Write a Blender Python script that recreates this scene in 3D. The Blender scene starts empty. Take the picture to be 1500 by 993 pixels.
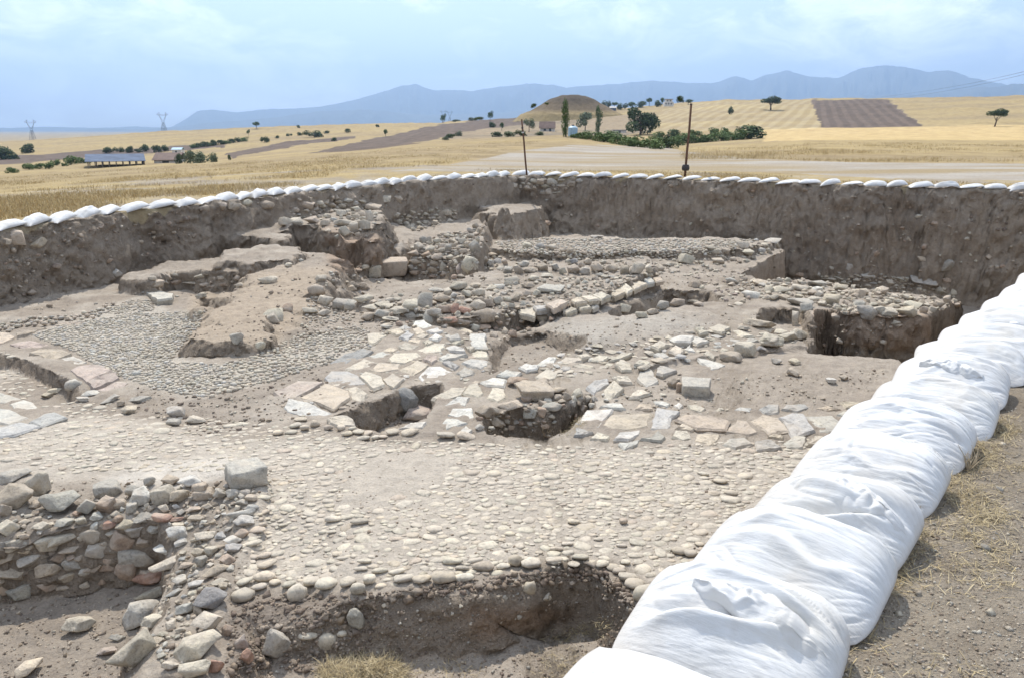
import bpy, bmesh, math, random
import numpy as np
from mathutils import Vector, Matrix, Euler
rnd = random.Random(7)
rng = np.random.default_rng(11)
SC = bpy.context.scene
COL = SC.collection
R = math.radians
# ------------------------------------------------------------------ camera
CAMH, PITCH, FPX = 1.75, R(15.0), 1144.0        # eye height, downward pitch, focal length in 1500-px units
cd = bpy.data.cameras.new('camera'); cam = bpy.data.objects.new('camera', cd); COL.objects.link(cam)
cd.sensor_width = 36.0; cd.lens = FPX / 1500 * 36.0; cd.clip_start = 0.05; cd.clip_end = 60000
cam.location = (0, 0, CAMH); cam.rotation_euler = (R(90) - PITCH, 0, 0)
cd.dof.use_dof = True; cd.dof.focus_distance = 5.5; cd.dof.aperture_fstop = 7.0
SC.camera = cam
# ------------------------------------------------------------------ light
SUN_AZ, SUN_EL = R(-13.0), R(53.5)              # azimuth from +Y towards +X
w = bpy.data.worlds.new('World'); SC.world = w; w.use_nodes = True
nt = w.node_tree; nt.nodes.clear()
def N(nt, t, **kw):
    n = nt.nodes.new(t)
    for k, v in kw.items(): setattr(n, k, v)
    return n
wo = N(nt, 'ShaderNodeOutputWorld'); bg = N(nt, 'ShaderNodeBackground'); sky = N(nt, 'ShaderNodeTexSky')
sky.sky_type = 'NISHITA'; sky.sun_disc = False; sky.sun_elevation = SUN_EL; sky.sun_rotation = SUN_AZ
sky.air_density = 1.0; sky.dust_density = 1.2; sky.ozone_density = 1.5; sky.altitude = 900
bg.inputs['Strength'].default_value = 0.145
# thin high clouds, part of the sky
tc = N(nt, 'ShaderNodeTexCoord'); mp = N(nt, 'ShaderNodeMapping'); mp.inputs['Scale'].default_value = (1.0, 1.0, 2.2)
mp.inputs['Rotation'].default_value = (0, 0.10, 0)
nz = N(nt, 'ShaderNodeTexNoise'); nz.inputs['Scale'].default_value = 11.0; nz.inputs['Detail'].default_value = 9; nz.inputs['Roughness'].default_value = 0.62; nz.inputs['Distortion'].default_value = .5
nz2 = N(nt, 'ShaderNodeTexNoise'); nz2.inputs['Scale'].default_value = 3.1; nz2.inputs['Detail'].default_value = 3
mu = N(nt, 'ShaderNodeMath', operation='MULTIPLY'); cr = N(nt, 'ShaderNodeValToRGB')
cr.color_ramp.elements[0].position = .23; cr.color_ramp.elements[0].color = (.30, .30, .30, 1)
cr.color_ramp.elements[1].position = .39; cr.color_ramp.elements[1].color = (1, 1, 1, 1)
mx = N(nt, 'ShaderNodeMix', data_type='RGBA'); mx.inputs[7].default_value = (13.0, 13.8, 15.2, 1)
L = nt.links.new
L(tc.outputs['Generated'], mp.inputs[0]); L(mp.outputs[0], nz.inputs['Vector']); L(mp.outputs[0], nz2.inputs['Vector'])
L(nz.outputs['Fac'], mu.inputs[0]); L(nz2.outputs['Fac'], mu.inputs[1]); L(mu.outputs[0], cr.inputs[0])
L(cr.outputs[0], mx.inputs[0]); L(sky.outputs[0], mx.inputs[6]); L(mx.outputs[2], bg.inputs[0]); L(bg.outputs[0], wo.inputs[0])
sl = bpy.data.lights.new('sun', 'SUN'); sun = bpy.data.objects.new('sun', sl); COL.objects.link(sun)
sl.energy = 5.0; sl.angle = R(.53); sl.color = (1.0, .955, .88)
sdir = Vector((math.sin(SUN_AZ) * math.cos(SUN_EL), math.cos(SUN_AZ) * math.cos(SUN_EL), math.sin(SUN_EL)))
sun.rotation_euler = sdir.to_track_quat('Z', 'Y').to_euler()
SC.view_settings.view_transform = 'Standard'; SC.view_settings.look = 'None'
SC.view_settings.exposure = 0.08; SC.view_settings.gamma = 1.0
SC.cycles.max_bounces = 6; SC.cycles.volume_bounces = 0
HAZE = 1.15e-4
# ------------------------------------------------------------------ pixel <-> place
CP, SP = math.cos(PITCH), math.sin(PITCH)
def pdir(px, py):
    px = np.asarray(px, float); py = np.asarray(py, float)
    a = (px - 750) / FPX; b = (py - 496.5) / FPX
    return np.stack([a, CP - b * SP, -SP - b * CP], -1)
def ppolar(px, py):
    d = pdir(px, py); h = np.hypot(d[..., 0], d[..., 1])
    return np.arctan2(d[..., 0], d[..., 1]), d[..., 2] / h
def pz(px, py, z):                              # ground point seen at a pixel of the photograph, on level z
    d = pdir(px, py); t = (z - CAMH) / d[..., 2]
    return d[..., 0] * t, d[..., 1] * t
def topix(x, y, z):
    z = z - CAMH; fw = y * CP - z * SP; up = y * SP + z * CP
    return 750 + FPX * x / fw, 496.5 - FPX * up / fw
# ------------------------------------------------------------------ noise
def _h(ix, iy, iz, s):
    with np.errstate(over='ignore'):
        h = (ix.astype(np.uint32) * np.uint32(374761393) + iy.astype(np.uint32) * np.uint32(668265263)
             + iz.astype(np.uint32) * np.uint32(2147483647) + np.uint32(s * 974711 + 12345))
        h = (h ^ (h >> np.uint32(13))) * np.uint32(1274126177); h = h ^ (h >> np.uint32(16))
        h = h * np.uint32(2246822519); h = h ^ (h >> np.uint32(15))
    return h.astype(np.float32) / np.float32(4294967295.0) * 2 - 1
def vn(x, y, z=0.0, s=0):
    x = np.asarray(x, np.float64); y = np.asarray(y, np.float64); z = np.broadcast_to(np.asarray(z, np.float64), x.shape)
    fx, fy, fz = np.floor(x), np.floor(y), np.floor(z)
    ix, iy, iz = fx.astype(np.int64), fy.astype(np.int64), fz.astype(np.int64)
    u, v, t = x - fx, y - fy, z - fz
    u = u * u * (3 - 2 * u); v = v * v * (3 - 2 * v); t = t * t * (3 - 2 * t)
    def c(a, b, d): return _h(ix + a, iy + b, iz + d, s)
    l0 = (c(0, 0, 0) * (1 - u) + c(1, 0, 0) * u) * (1 - v) + (c(0, 1, 0) * (1 - u) + c(1, 1, 0) * u) * v
    l1 = (c(0, 0, 1) * (1 - u) + c(1, 0, 1) * u) * (1 - v) + (c(0, 1, 1) * (1 - u) + c(1, 1, 1) * u) * v
    return l0 * (1 - t) + l1 * t
def fbm(x, y, z=0.0, s=0, o=4, g=.5):
    r = 0; a = 1.0; n = 0
    for k in range(o):
        r = r + a * vn(np.asarray(x) * 2 ** k, np.asarray(y) * 2 ** k, np.asarray(z) * 2 ** k, s + k); n += a; a *= g
    return r / n
def sstep(t):
    t = np.clip(t, 0, 1); return t * t * (3 - 2 * t)
def psd(X, Y, P):                                # signed distance to polygon, negative inside
    P = np.asarray(P, float); d = np.full(X.shape, 1e9); ins = np.zeros(X.shape, bool)
    for i in range(len(P)):
        a = P[i]; b = P[(i + 1) % len(P)]; e = b - a; wx = X - a[0]; wy = Y - a[1]
        t = np.clip((wx * e[0] + wy * e[1]) / max(e @ e, 1e-12), 0, 1)
        d = np.minimum(d, (wx - e[0] * t) ** 2 + (wy - e[1] * t) ** 2)
        c = ((a[1] > Y) != (b[1] > Y)) & (X < (b[0] - a[0]) * (Y - a[1]) / (b[1] - a[1] + 1e-12) + a[0]); ins ^= c
    d = np.sqrt(d); return np.where(ins, -d, d)
def pinside(px, py, P):
    ins = np.zeros(np.shape(px), bool); px = np.asarray(px); py = np.asarray(py)
    for i in range(len(P)):
        a = P[i]; b = P[(i + 1) % len(P)]
        ins ^= ((a[1] > py) != (b[1] > py)) & (px < (b[0] - a[0]) * (py - a[1]) / (b[1] - a[1] + 1e-12) + a[0])
    return ins
# ------------------------------------------------------------------ objects
def tag(o, label=None, cat=None, group=None, kind=None):
    if label: o['label'] = label
    if cat: o['category'] = cat
    if group: o['group'] = group
    if kind: o['kind'] = kind
    return o
def mesh(name, V, F, mat=None, smooth=False, col=None):
    m = bpy.data.meshes.new(name)
    V = np.asarray(V, np.float32)
    if isinstance(F, np.ndarray):
        k = F.shape[1]; m.vertices.add(len(V)); m.vertices.foreach_set('co', V.ravel())
        m.loops.add(F.size); m.loops.foreach_set('vertex_index', F.ravel().astype(np.int32))
        m.polygons.add(len(F)); m.polygons.foreach_set('loop_start', np.arange(0, F.size, k, dtype=np.int32))
        m.polygons.foreach_set('loop_total', np.full(len(F), k, np.int32)); m.update(calc_edges=True)
    else:
        m.from_pydata([tuple(v) for v in V], [], F); m.update()
    if smooth: m.polygons.foreach_set('use_smooth', np.ones(len(m.polygons), bool))
    if mat: m.materials.append(mat)
    if col is not None:
        a = m.color_attributes.new('col', 'FLOAT_COLOR', 'POINT')
        c = np.ones((len(V), 4), np.float32); c[:, :col.shape[1]] = col; a.data.foreach_set('color', c.ravel())
    return m
def obj(name, me, parent=None, loc=None, rot=None, scale=None):
    o = bpy.data.objects.new(name, me); COL.objects.link(o)
    if parent:
        o.parent = parent; pl = Vector(parent.location)
        if parent.parent is None: loc = Vector(loc if loc is not None else (0, 0, 0)) - pl
    if loc is not None: o.location = loc
    if rot is not None: o.rotation_euler = rot
    if scale is not None: o.scale = scale
    return o
def thing(name, label, cat, loc=(0, 0, 0), group=None, kind=None):
    return tag(obj(name, None, None, loc), label, cat, group, kind)
# ------------------------------------------------------------------ materials
def newmat(name, rough=.9, spec=.25):
    m = bpy.data.materials.new(name); m.use_nodes = True; nt = m.node_tree
    b = nt.nodes['Principled BSDF']; b.inputs['Roughness'].default_value = rough; b.inputs['Specular IOR Level'].default_value = spec
    return m, nt, b
def noise(nt, vec, scale, detail=5, rough=.6):
    n = nt.nodes.new('ShaderNodeTexNoise'); n.inputs['Scale'].default_value = scale; n.inputs['Detail'].default_value = detail; n.inputs['Roughness'].default_value = rough
    nt.links.new(vec, n.inputs['Vector']); return n.outputs['Fac']
def ramp(nt, fac, stops):
    r = nt.nodes.new('ShaderNodeValToRGB'); e = r.color_ramp.elements
    while len(e) < len(stops): e.new(.5)
    for i, (p, c) in enumerate(stops):
        e[i].position = p; e[i].color = (*c, 1) if len(c) == 3 else c
    nt.links.new(fac, r.inputs[0]); return r.outputs[0]
def mixc(nt, a, b, fac, mode='MIX'):
    m = nt.nodes.new('ShaderNodeMix'); m.data_type = 'RGBA'; m.blend_type = mode
    for s, v in ((0, fac), (6, a), (7, b)):
        if isinstance(v, (int, float)): m.inputs[s].default_value = v
        elif isinstance(v, tuple): m.inputs[s].default_value = (*v, 1)
        else: nt.links.new(v, m.inputs[s])
    return m.outputs[2]
def math_(nt, op, a, b=None):
    m = nt.nodes.new('ShaderNodeMath'); m.operation = op
    for s, v in ((0, a), (1, b)):
        if v is None: continue
        if isinstance(v, (int, float)): m.inputs[s].default_value = v
        else: nt.links.new(v, m.inputs[s])
    return m.outputs[0]
def bump(nt, b, h, dist, strength=1.0, prev=None):
    n = nt.nodes.new('ShaderNodeBump'); n.inputs['Distance'].default_value = dist; n.inputs['Strength'].default_value = strength
    nt.links.new(h, n.inputs['Height'])
    if prev: nt.links.new(prev, n.inputs['Normal'])
    if b: nt.links.new(n.outputs[0], b.inputs['Normal'])
    return n.outputs[0]
def objco(nt): return nt.nodes.new('ShaderNodeTexCoord').outputs['Object']
def geopos(nt): return nt.nodes.new('ShaderNodeNewGeometry').outputs['Position']
def attr(nt, name):
    a = nt.nodes.new('ShaderNodeAttribute'); a.attribute_name = name; return a.outputs['Color']
def ordinal(n): return {1: 'first', 2: 'second', 3: 'third', 4: 'fourth', 5: 'fifth', 6: 'sixth', 7: 'seventh', 8: 'eighth', 9: 'ninth', 10: 'tenth', 11: 'eleventh', 12: 'twelfth', 13: 'thirteenth', 14: 'fourteenth', 15: 'fifteenth', 16: 'sixteenth', 17: 'seventeenth', 18: 'eighteenth', 19: 'nineteenth', 20: 'twentieth', 21: 'twenty first', 22: 'twenty second', 23: 'twenty third', 24: 'twenty fourth', 25: 'twenty fifth', 26: 'twenty sixth', 27: 'twenty seventh', 28: 'twenty eighth', 29: 'twenty ninth', 30: 'thirtieth'}.get(n, '%dth' % n)
# ------------------------------------------------------------------ terrain definition
def wpoly(P, z=None):
    out = []
    for p in P:
        x, y = pz(p[0], p[1], p[2] if len(p) > 2 else z); out.append((float(x), float(y)))
    return np.array(out)
RIM = np.vstack([wpoly([(0, 337), (100, 323), (200, 308), (300, 299), (400, 287), (500, 277), (600, 268), (700, 262), (760, 258), (850, 260), (1000, 264), (1100, 267), (1200, 271), (1300, 274), (1400, 276), (1500, 278)], 0.0),
    [(18.5, 23.0), (17, 19.5), (13, 16.4), (9.6, 13.0), (7.0, 10.3)],
    wpoly([(1500, 430), (1400, 498), (1330, 553), (1230, 645), (1160, 705), (1070, 780), (1000, 855), (885, 985)], 0.0),
    [(.12, 1.6), (.1, 1.0), (-3, .9), (-8.5, 2.0), (-12, 6), (-11.6, 12)]])
CTRL = [(350,840,-.7),(600,820,-.7),(800,780,-.7),(1000,760,-.7),(600,700,-.72),(1000,680,-.72),(400,700,-.74),(500,640,-.76),(800,650,-.75),(1100,640,-.74),
 (200,650,-.85),(0,680,-.82),(0,640,-.9),(-150,700,-.85),(0,560,-1.08),(-150,560,-1.1),(100,560,-1.05),(200,590,-.98),(300,600,-.93),(0,480,-1.28),(100,480,-1.27),(200,510,-1.18),(150,450,-1.37),
 (300,450,-1.4),(250,480,-1.27),(350,420,-1.5),(0,450,-1.33),(-150,460,-1.35),(250,400,-1.45),(420,540,-1.0),(480,500,-1.12),(560,500,-1.05),(620,490,-1.02),(640,540,-.92),(700,480,-1.25),(560,560,-.9),(460,580,-.87),
 (740,520,-1.2),(760,485,-1.38),(690,570,-.85),(820,470,-1.22),(780,560,-.85),(900,570,-.82),(1000,560,-.82),(1150,580,-.8),(1250,560,-.86),(900,520,-.98),(980,500,-1.0),(1000,470,-1.12),(1100,470,-1.15),(1160,490,-1.1),
 (480,430,-1.65),(560,430,-1.62),(640,425,-1.62),(600,410,-1.72),(520,405,-1.75),(700,408,-1.72),(860,412,-1.7),(1000,420,-1.5),(1060,430,-1.42),(1200,430,-1.38),(1350,440,-1.4),
 (860,385,-1.5),(1000,385,-1.5),(1100,385,-1.55),(760,385,-1.55),(800,355,-2.05),(950,350,-2.15),(1100,350,-2.2),(720,345,-2.1),(1140,350,-2.25),(700,330,-2.1),
 (620,380,-1.75),(560,370,-1.75),(450,385,-1.7),(400,370,-1.6),(350,350,-1.4),(500,340,-1.75),(600,330,-1.75),(1300,360,-2.7),(1500,380,-2.8),(1400,490,-2.5),(1200,370,-2.6),(350,900,-.95),(200,900,-1.0)]
_c = np.array([[*pz(a, b, c), c] for a, b, c in CTRL], float)
def base_z(X, Y):
    num = np.zeros(X.shape); den = np.zeros(X.shape)
    for cx, cy, cz in _c:
        s = .06 + .0006 * (cx * cx + cy * cy)
        wgt = 1 / ((X - cx) ** 2 + (Y - cy) ** 2 + s) ** 2.2
        num += wgt * cz; den += wgt
    return num / den
# (mode, polygon (px, py, z), level or ('rel', d), slope width, edge noise)
FEAT = [
 ('up',  [(175,404,-1.1),(240,388,-1.1),(300,378,-1.1),(330,378,-1.1),(410,370,-1.1),(415,392,-1.1),(335,399,-1.1),(240,395,-1.1),(215,412,-1.1)], -1.1, .2, .22),
 ('up',  [(328,377,-.9),(345,366,-.9),(405,360,-.9),(440,366,-.9),(435,382,-.9),(330,382,-.9)], -.9, .2, .2),
 ('up',  [(295,337,-.78),(330,327,-.78),(420,326,-.78),(415,348,-.78),(330,343,-.78)], -.78, .3, .25),
 ('up',  [(560,302,-1.3),(680,298,-1.3),(706,322,-1.35),(704,336,-1.4),(640,352,-1.4),(600,352,-1.4),(560,345,-1.4)], -1.4, .35, .1),
 ('up',  [(548,310,-1.1),(580,325,-1.1),(598,350,-1.3),(560,372,-1.3),(545,370,-1.3)], -1.25, .7, .15),
 ('up',  [(412,328,-.68),(425,308,-.68),(470,294,-.68),(540,297,-.68),(556,305,-.68),(552,330,-.68),(535,345,-.68),(505,342,-.68),(470,332,-.68)], -.68, .35, .3),
 ('up',  [(602,364,-1.15),(625,352,-1.15),(700,328,-1.3),(710,338,-1.3),(705,366,-1.2),(690,378,-1.15),(655,368,-1.15)], -1.18, .22, .06),
 ('up',  [(706,288,-.95),(725,283,-.95),(762,285,-.95),(780,300,-1.2),(785,318,-1.3),(745,322,-1.1),(712,312,-1.05)], -1.0, .45, .3),
 ('up',  [(700,391,-1.45),(712,372,-1.5),(760,378,-1.5),(860,381,-1.5),(1000,380,-1.5),(1092,376,-1.5),(1140,360,-1.6),(1145,350,-1.9),(800,349,-1.9),(715,355,-1.8)], ('rel', .22), .12, .06),
 ('up',  [(520,446,-1.12),(545,452,-1.1),(560,466,-1.1),(620,464,-1.1),(650,474,-1.1),(720,468,-1.1),(790,452,-1.1),(810,462,-1.1),(870,448,-1.15),(960,412,-1.3),(950,402,-1.4),(900,405,-1.4),(760,412,-1.35),(700,418,-1.3),(660,425,-1.25),(600,440,-1.15)], -1.03, .12, .06),
 ('up',  [(300,480,-1.0),(350,432,-1.05),(400,398,-1.1),(455,376,-1.1),(485,380,-1.15),(475,410,-1.1),(430,448,-1.05),(392,478,-.98),(350,488,-.95)], -1.02, .75, .3),
 ('up',  [(272,498,-.9),(288,486,-.9),(325,474,-.95),(392,470,-.95),(392,500,-.9),(368,506,-.9),(345,499,-.88),(300,499,-.88)], -.88, .14, .12),
 ('down',[(284,440,-1.35),(300,431,-1.35),(335,428,-1.35),(346,440,-1.3),(322,452,-1.3),(290,454,-1.3)], ('rel', -.4), .25, .04),
 ('down',[(490,420,-1.65),(500,400,-1.7),(560,392,-1.7),(700,394,-1.7),(705,404,-1.7),(600,410,-1.7),(530,408,-1.7)], ('rel', -.18), .2, .05),
 ('down',[(884,456,-1.2),(940,432,-1.25),(972,414,-1.3),(1045,420,-1.35),(1062,440,-1.3),(1022,455,-1.2),(960,466,-1.15),(905,472,-1.15)], ('rel', -.38), .22, .05),
 ('up',  [(800,478,-1.05),(850,462,-1.1),(920,470,-1.05),(1010,462,-1.1),(1040,475,-1.05),(960,500,-.98),(870,505,-1.0),(810,500,-1.05)], ('rel', .14), .9, .1),
 ('down',[(715,490,-1.0),(716,545,-.95),(700,560,-.92),(760,545,-.95),(860,515,-1.0),(860,505,-1.0),(800,480,-1.1),(740,480,-1.1)], ('rel', -.2), .2, .03),
 ('down',[(1186,508,-.95),(1250,518,-.92),(1300,527,-.9),(1345,546,-.88),(1420,600,-.85),(1600,560,-.8),(1800,420,-1.0),(1600,352,-2.2),(1145,349,-2.3),(1146,366,-1.5),(1096,386,-1.4),(1084,402,-1.5),(1110,408,-1.45),(1200,405,-1.4),(1240,400,-1.4),(1330,406,-1.4),(1395,425,-1.4),(1404,438,-1.4),(1352,464,-1.38),(1300,466,-1.38),(1240,462,-1.38),(1215,448,-1.35),(1192,452,-1.3)], -3.6, .16, .05),
 ('down',[(1110,452,-1.2),(1180,448,-1.25),(1195,470,-1.1),(1186,500,-.98),(1140,492,-1.0),(1105,470,-1.1)], ('rel', -.28), .15, .03),
 ('up',  [(900,530,-.85),(980,500,-.92),(1060,480,-.98),(1180,488,-.98),(1186,498,-.95),(1100,512,-.9),(1000,530,-.85),(940,545,-.82)], ('rel', .07), .12, .04),
 ('down',[(-300,488,-1.15),(0,509,-1.08),(40,522,-1.07),(80,545,-1.04),(108,556,-1.02),(128,580,-1.0),(105,590,-1.0),(70,592,-.98),(20,575,-1.02),(0,570,-1.03),(-300,560,-1.1)], ('rel', -.17), .12, .02),
 ('down',[(490,604,-.78),(505,588,-.8),(560,572,-.82),(600,558,-.86),(648,560,-.86),(652,572,-.84),(632,592,-.8),(628,614,-.78),(565,634,-.76),(520,628,-.76)], -1.16, .12, .03),
 ('down',[(700,625,-.78),(716,602,-.8),(760,592,-.8),(800,596,-.8),(850,580,-.82),(870,576,-.82),(874,596,-.8),(848,616,-.78),(832,634,-.77),(800,644,-.76),(740,645,-.76),(710,640,-.77)], -1.18, .12, .03),
 ('down',[(345,868,-.7),(440,874,-.7),(520,868,-.7),(590,862,-.7),(680,858,-.7),(745,843,-.7),(850,826,-.7),(898,836,-.7),(925,872,-.7),(965,897,-.7),(1080,930,-.7),(1080,1500,-.7),(325,1500,-.7),(338,900,-.7)], -1.0, .2, .05),
 ('down',[(560,880,-.72),(690,872,-.72),(780,850,-.72),(870,838,-.72),(905,860,-.72),(925,888,-.72),(900,905,-.8),(850,905,-.85),(750,920,-.9),(640,920,-.9)], -1.07, .12, .04),
 ('down',[(-400,800,-.78),(0,783,-.78),(60,772,-.78),(140,752,-.76),(232,747,-.74),(252,765,-.74),(236,812,-.74),(203,862,-.74),(185,905,-.76),(175,960,-.8),(120,1500,-.8),(-400,1500,-.8)], -1.27, .09, .03),
 ('up',  [(-300,715,-.66),(0,700,-.66),(120,708,-.66),(240,700,-.66),(330,695,-.66),(378,690,-.66),(378,742,-.68),(350,800,-.68),(320,860,-.68),(305,900,-.7),(300,1000,-.8),(215,1000,-.85),(228,880,-.7),(255,800,-.7),(262,755,-.7),(180,735,-.7),(60,750,-.7),(-300,770,-.7)], ('rel', .05), .1, .03),
]
FW = [(m, np.array([[float(v) for v in pz(*p)] for p in P]), lv, wd, en) for m, P, lv, wd, en in FEAT]
def pit_z(X, Y):
    z = base_z(X, Y); en1 = vn(X * 3.1, Y * 3.1, 0, 5); en2 = vn(X * 9, Y * 9, 0, 6)
    for m, P, lv, wd, en in FW:
        lo = P.min(0) - wd - .5; hi = P.max(0) + wd + .5
        k = (X > lo[0]) & (X < hi[0]) & (Y > lo[1]) & (Y < hi[1])
        if not k.any(): continue
        d = psd(X[k], Y[k], P) + en * (en1[k] + .15 * en2[k])
        t = sstep(1 - d / wd) if m == 'up' else sstep(-d / wd)
        zz = z[k]; tgt = zz + lv[1] if isinstance(lv, tuple) else lv + 0 * zz
        if m == 'up': tgt = np.maximum(tgt, zz)
        else: tgt = np.minimum(tgt, zz)
        z[k] = zz + (tgt - zz) * t
    return z
LAY = [(60, [(0,262),(150,250),(330,238),(500,226),(620,220),(830,224),(1000,226),(1250,229),(1500,231)]),
 (110, [(0,258),(130,249),(260,240),(333,236),(500,221),(620,209),(760,201),(830,198),(880,206),(960,214),(1000,216),(1100,211),(1200,207),(1500,208)]),
 (150, [(0,262),(260,243),(333,239),(500,224),(620,213),(760,208),(880,212),(960,218),(1000,219),(1100,213),(1200,205),(1500,204)]),
 (220, [(0,250),(130,246),(260,240),(333,231),(500,216),(640,208),(760,203),(880,208),(960,212),(1100,206),(1200,198),(1500,198)]),
 (400, [(0,238),(130,232),(260,225),(400,212),(520,204),(640,196),(780,190),(900,192),(960,190),(1110,189),(1200,188),(1500,185)]),
 (800, [(0,208),(80,205),(250,193),(400,187),(520,183),(640,181),(720,176),(780,171),(850,167),(888,160),(930,159),(970,155),(1000,152),(1050,148),(1200,146),(1500,142)])]
_lr = [1, 25]; _lt = []
for d, P in LAY:
    P = np.array(P, float); th, t = ppolar(P[:, 0], P[:, 1]); _lt.append((d, th, t)); 
def out_z(X, Y):
    r = np.hypot(X, Y); th = np.arctan2(X, Y)
    zs = [np.zeros(r.shape), np.zeros(r.shape)] + [CAMH + d * np.interp(th, a, t) for d, a, t in _lt]
    zs += [zs[-1] - 6, zs[-1] * 0 - 25, zs[-1] * 0 - 25]
    rs = np.log([.01, 25] + [l[0] for l in LAY] + [1150, 2600, 60000])
    lr = np.log(np.maximum(r, .02)); z = zs[0].copy()
    for i in range(len(rs) - 1):
        k = (lr >= rs[i]) & (lr <= rs[i + 1])
        u = (lr[k] - rs[i]) / (rs[i + 1] - rs[i])
        if i > 2: u = .6 * u + .4 * sstep(u)
        z[k] = zs[i][k] * (1 - u) + zs[i + 1][k] * u
    # the back side, out of the picture, stays level
    back = sstep((np.abs(th) - R(60)) / R(40)); z = z * (1 - back) + np.where(r > 300, -8, 0) * back
    return z
def H(X, Y):
    X = np.asarray(X, float); Y = np.asarray(Y, float)
    z = out_z(X, Y); n = vn(X * .6, Y * .6, 0, 3)
    k = (X > -13) & (X < 20) & (Y > .5) & (Y < 34)
    if k.any():
        x, y = X[k], Y[k]
        far = sstep((y - 9) / 8)
        e1 = vn(x * 1.3, y * 1.3, 0, 21); e2 = vn(x * 4.2, y * 4.2, 0, 22)
        d = psd(x, y, RIM) + (.05 + .10 * far) * e1 + .04 * e2
        # cut face: top a little rounded, batter of ~0.35 m
        t = sstep(-d / (.2 + .12 * far))
        zi = pit_z(x, y); z[k] = z[k] * (1 - t) + zi * t
    return z
# ------------------------------------------------------------------ terrain mesh (one sheet, cut into named regions)
VIEW = R(37.5)
thA = np.concatenate([np.linspace(-math.pi, -VIEW, 42)[:-1], np.linspace(-VIEW, VIEW, 780), np.linspace(VIEW, math.pi, 42)[1:]])
RN, RF = 2.0, 38.0
lr = np.linspace(math.log(RN), math.log(RF), 1500); rr = np.exp(lr)
TH, RR = np.meshgrid(thA, rr, indexing='ij')
ZZ = H(RR * np.sin(TH), RR * np.cos(TH))
NROW = 800
dz = np.abs(np.diff(ZZ, axis=1)); w_ = np.diff(lr)[None] * 1.0 + np.minimum(dz, .3) / rr[None, 1:] * 5.0
k_ = np.hanning(71); k_ /= k_.sum()
wp = np.pad(w_, ((35, 35), (0, 0)), mode='edge'); w_ = sum(k_[i] * wp[i:i + w_.shape[0]] for i in range(71))
cw = np.concatenate([np.zeros((len(thA), 1)), np.cumsum(w_, 1)], 1); cw /= cw[:, -1:]
Rn = np.empty((len(thA), NROW)); u_ = np.linspace(0, 1, NROW)
for i in range(len(thA)): Rn[i] = np.interp(u_, cw[i], rr)
Zn = np.empty_like(Rn); gr0 = np.gradient(ZZ, axis=1) / np.gradient(rr)[None]; gt0 = np.gradient(ZZ, axis=0) / (rr[None] * np.gradient(thA)[:, None])
gr = np.empty_like(Rn); gt = np.empty_like(Rn)
for i in range(len(thA)): Zn[i] = np.interp(Rn[i], rr, ZZ[i]); gr[i] = np.interp(Rn[i], rr, gr0[i]); gt[i] = np.interp(Rn[i], rr, gt0[i])
rin = np.array([.02, .4, .9, 1.4]); rfar = np.exp(np.linspace(math.log(RF), math.log(1150), 330))[1:]
rfar = np.concatenate([rfar, np.exp(np.linspace(math.log(1150), math.log(19500), 22))[1:]])
Rn = np.concatenate([np.repeat(rin[None], len(thA), 0), Rn, np.repeat(rfar[None], len(thA), 0)], 1)
Xn = Rn * np.sin(thA)[:, None]; Yn = Rn * np.cos(thA)[:, None]
Zn = np.concatenate([H(Xn[:, :4], Yn[:, :4]), Zn, H(Xn[:, 4 + NROW:], Yn[:, 4 + NROW:])], 1)
NR = Rn.shape[1]; nT = len(thA)
# relief
near = Rn < RF + 1
gr = np.concatenate([np.zeros((nT, 4)), gr, np.zeros((nT, NR - NROW - 4))], 1); gt = np.concatenate([np.zeros((nT, 4)), gt, np.zeros((nT, NR - NROW - 4))], 1)
SL = np.hypot(gr, gt); steep = sstep((SL - .45) / .9) * near
rimd = np.full(Xn.shape, 9.0); kk = near & (np.abs(TH[:, :1]) < 9); kk = near & (Yn > -2)
rimd[kk] = psd(Xn[kk], Yn[kk], RIM)
inpit = rimd < .05
fa = np.clip(Rn, 3, 30)
rough = fbm(Xn * 1.7, Yn * 1.7, Zn * 1.7, 31, 5, .55); fine = fbm(Xn * 9, Yn * 9, Zn * 9, 41, 3, .6)
street = np.array([(-200,700),(-200,640),(120,610),(300,612),(480,640),(700,655),(900,655),(1250,650),(1230,690),(1000,880),(900,822),(740,835),(560,862),(345,862),(370,690),(200,705)])
PXn, PYn = topix(Xn, Yn, Zn); PXn = PXn + 3.0 * vn(Xn * .08, Yn * .08, 0, 71) + 1.5 * vn(Xn * .4, Yn * .4, 0, 72); PYn = PYn + .8 * vn(Xn * .15, Yn * .15, 0, 73) * (Rn > RF); vis = (Yn > 1)
instreet = pinside(PXn, PYn, street) & vis & near
sm = np.where(instreet, .35, 1.0)
Zn = Zn + near * inpit * (1 - steep) * (.045 * rough * (1 + np.clip(Rn - 9, 0, 12) / 6) + .026 * fine) * sm + near * (~inpit) * (.02 * rough + .012 * fine)
Zn = Zn + (Rn > RF) * (Rn < 1000) * .0022 * Rn * fbm(Xn * .05, Yn * .05, 0, 77, 3)
ang = thA[:, None]; pn = fbm(Xn * 1.8, Yn * 1.8, Zn * 2.4, 51, 6, .66) * .30 - .10 * np.clip(vn(Xn * 4.5, Yn * 4.5, Zn * 5, 55) - .62, 0, 1) * 6 * .5 + .05 * vn(Xn * 14, Yn * 14, Zn * 14, 61)
nx = -gr * np.sin(ang) - gt * np.cos(ang); ny = -gr * np.cos(ang) + gt * np.sin(ang); nl = np.maximum(np.hypot(nx, ny), 1e-6)
amp = steep * inpit * np.clip(Rn / 12, .35, 1.15)
lat = .35 + .65 * np.abs(gr) / np.maximum(SL, 1e-6); Xn = Xn + nx / nl * pn * amp * lat; Yn = Yn + ny / nl * pn * amp * lat
Rv = np.hypot(Xn, Yn)
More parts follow.
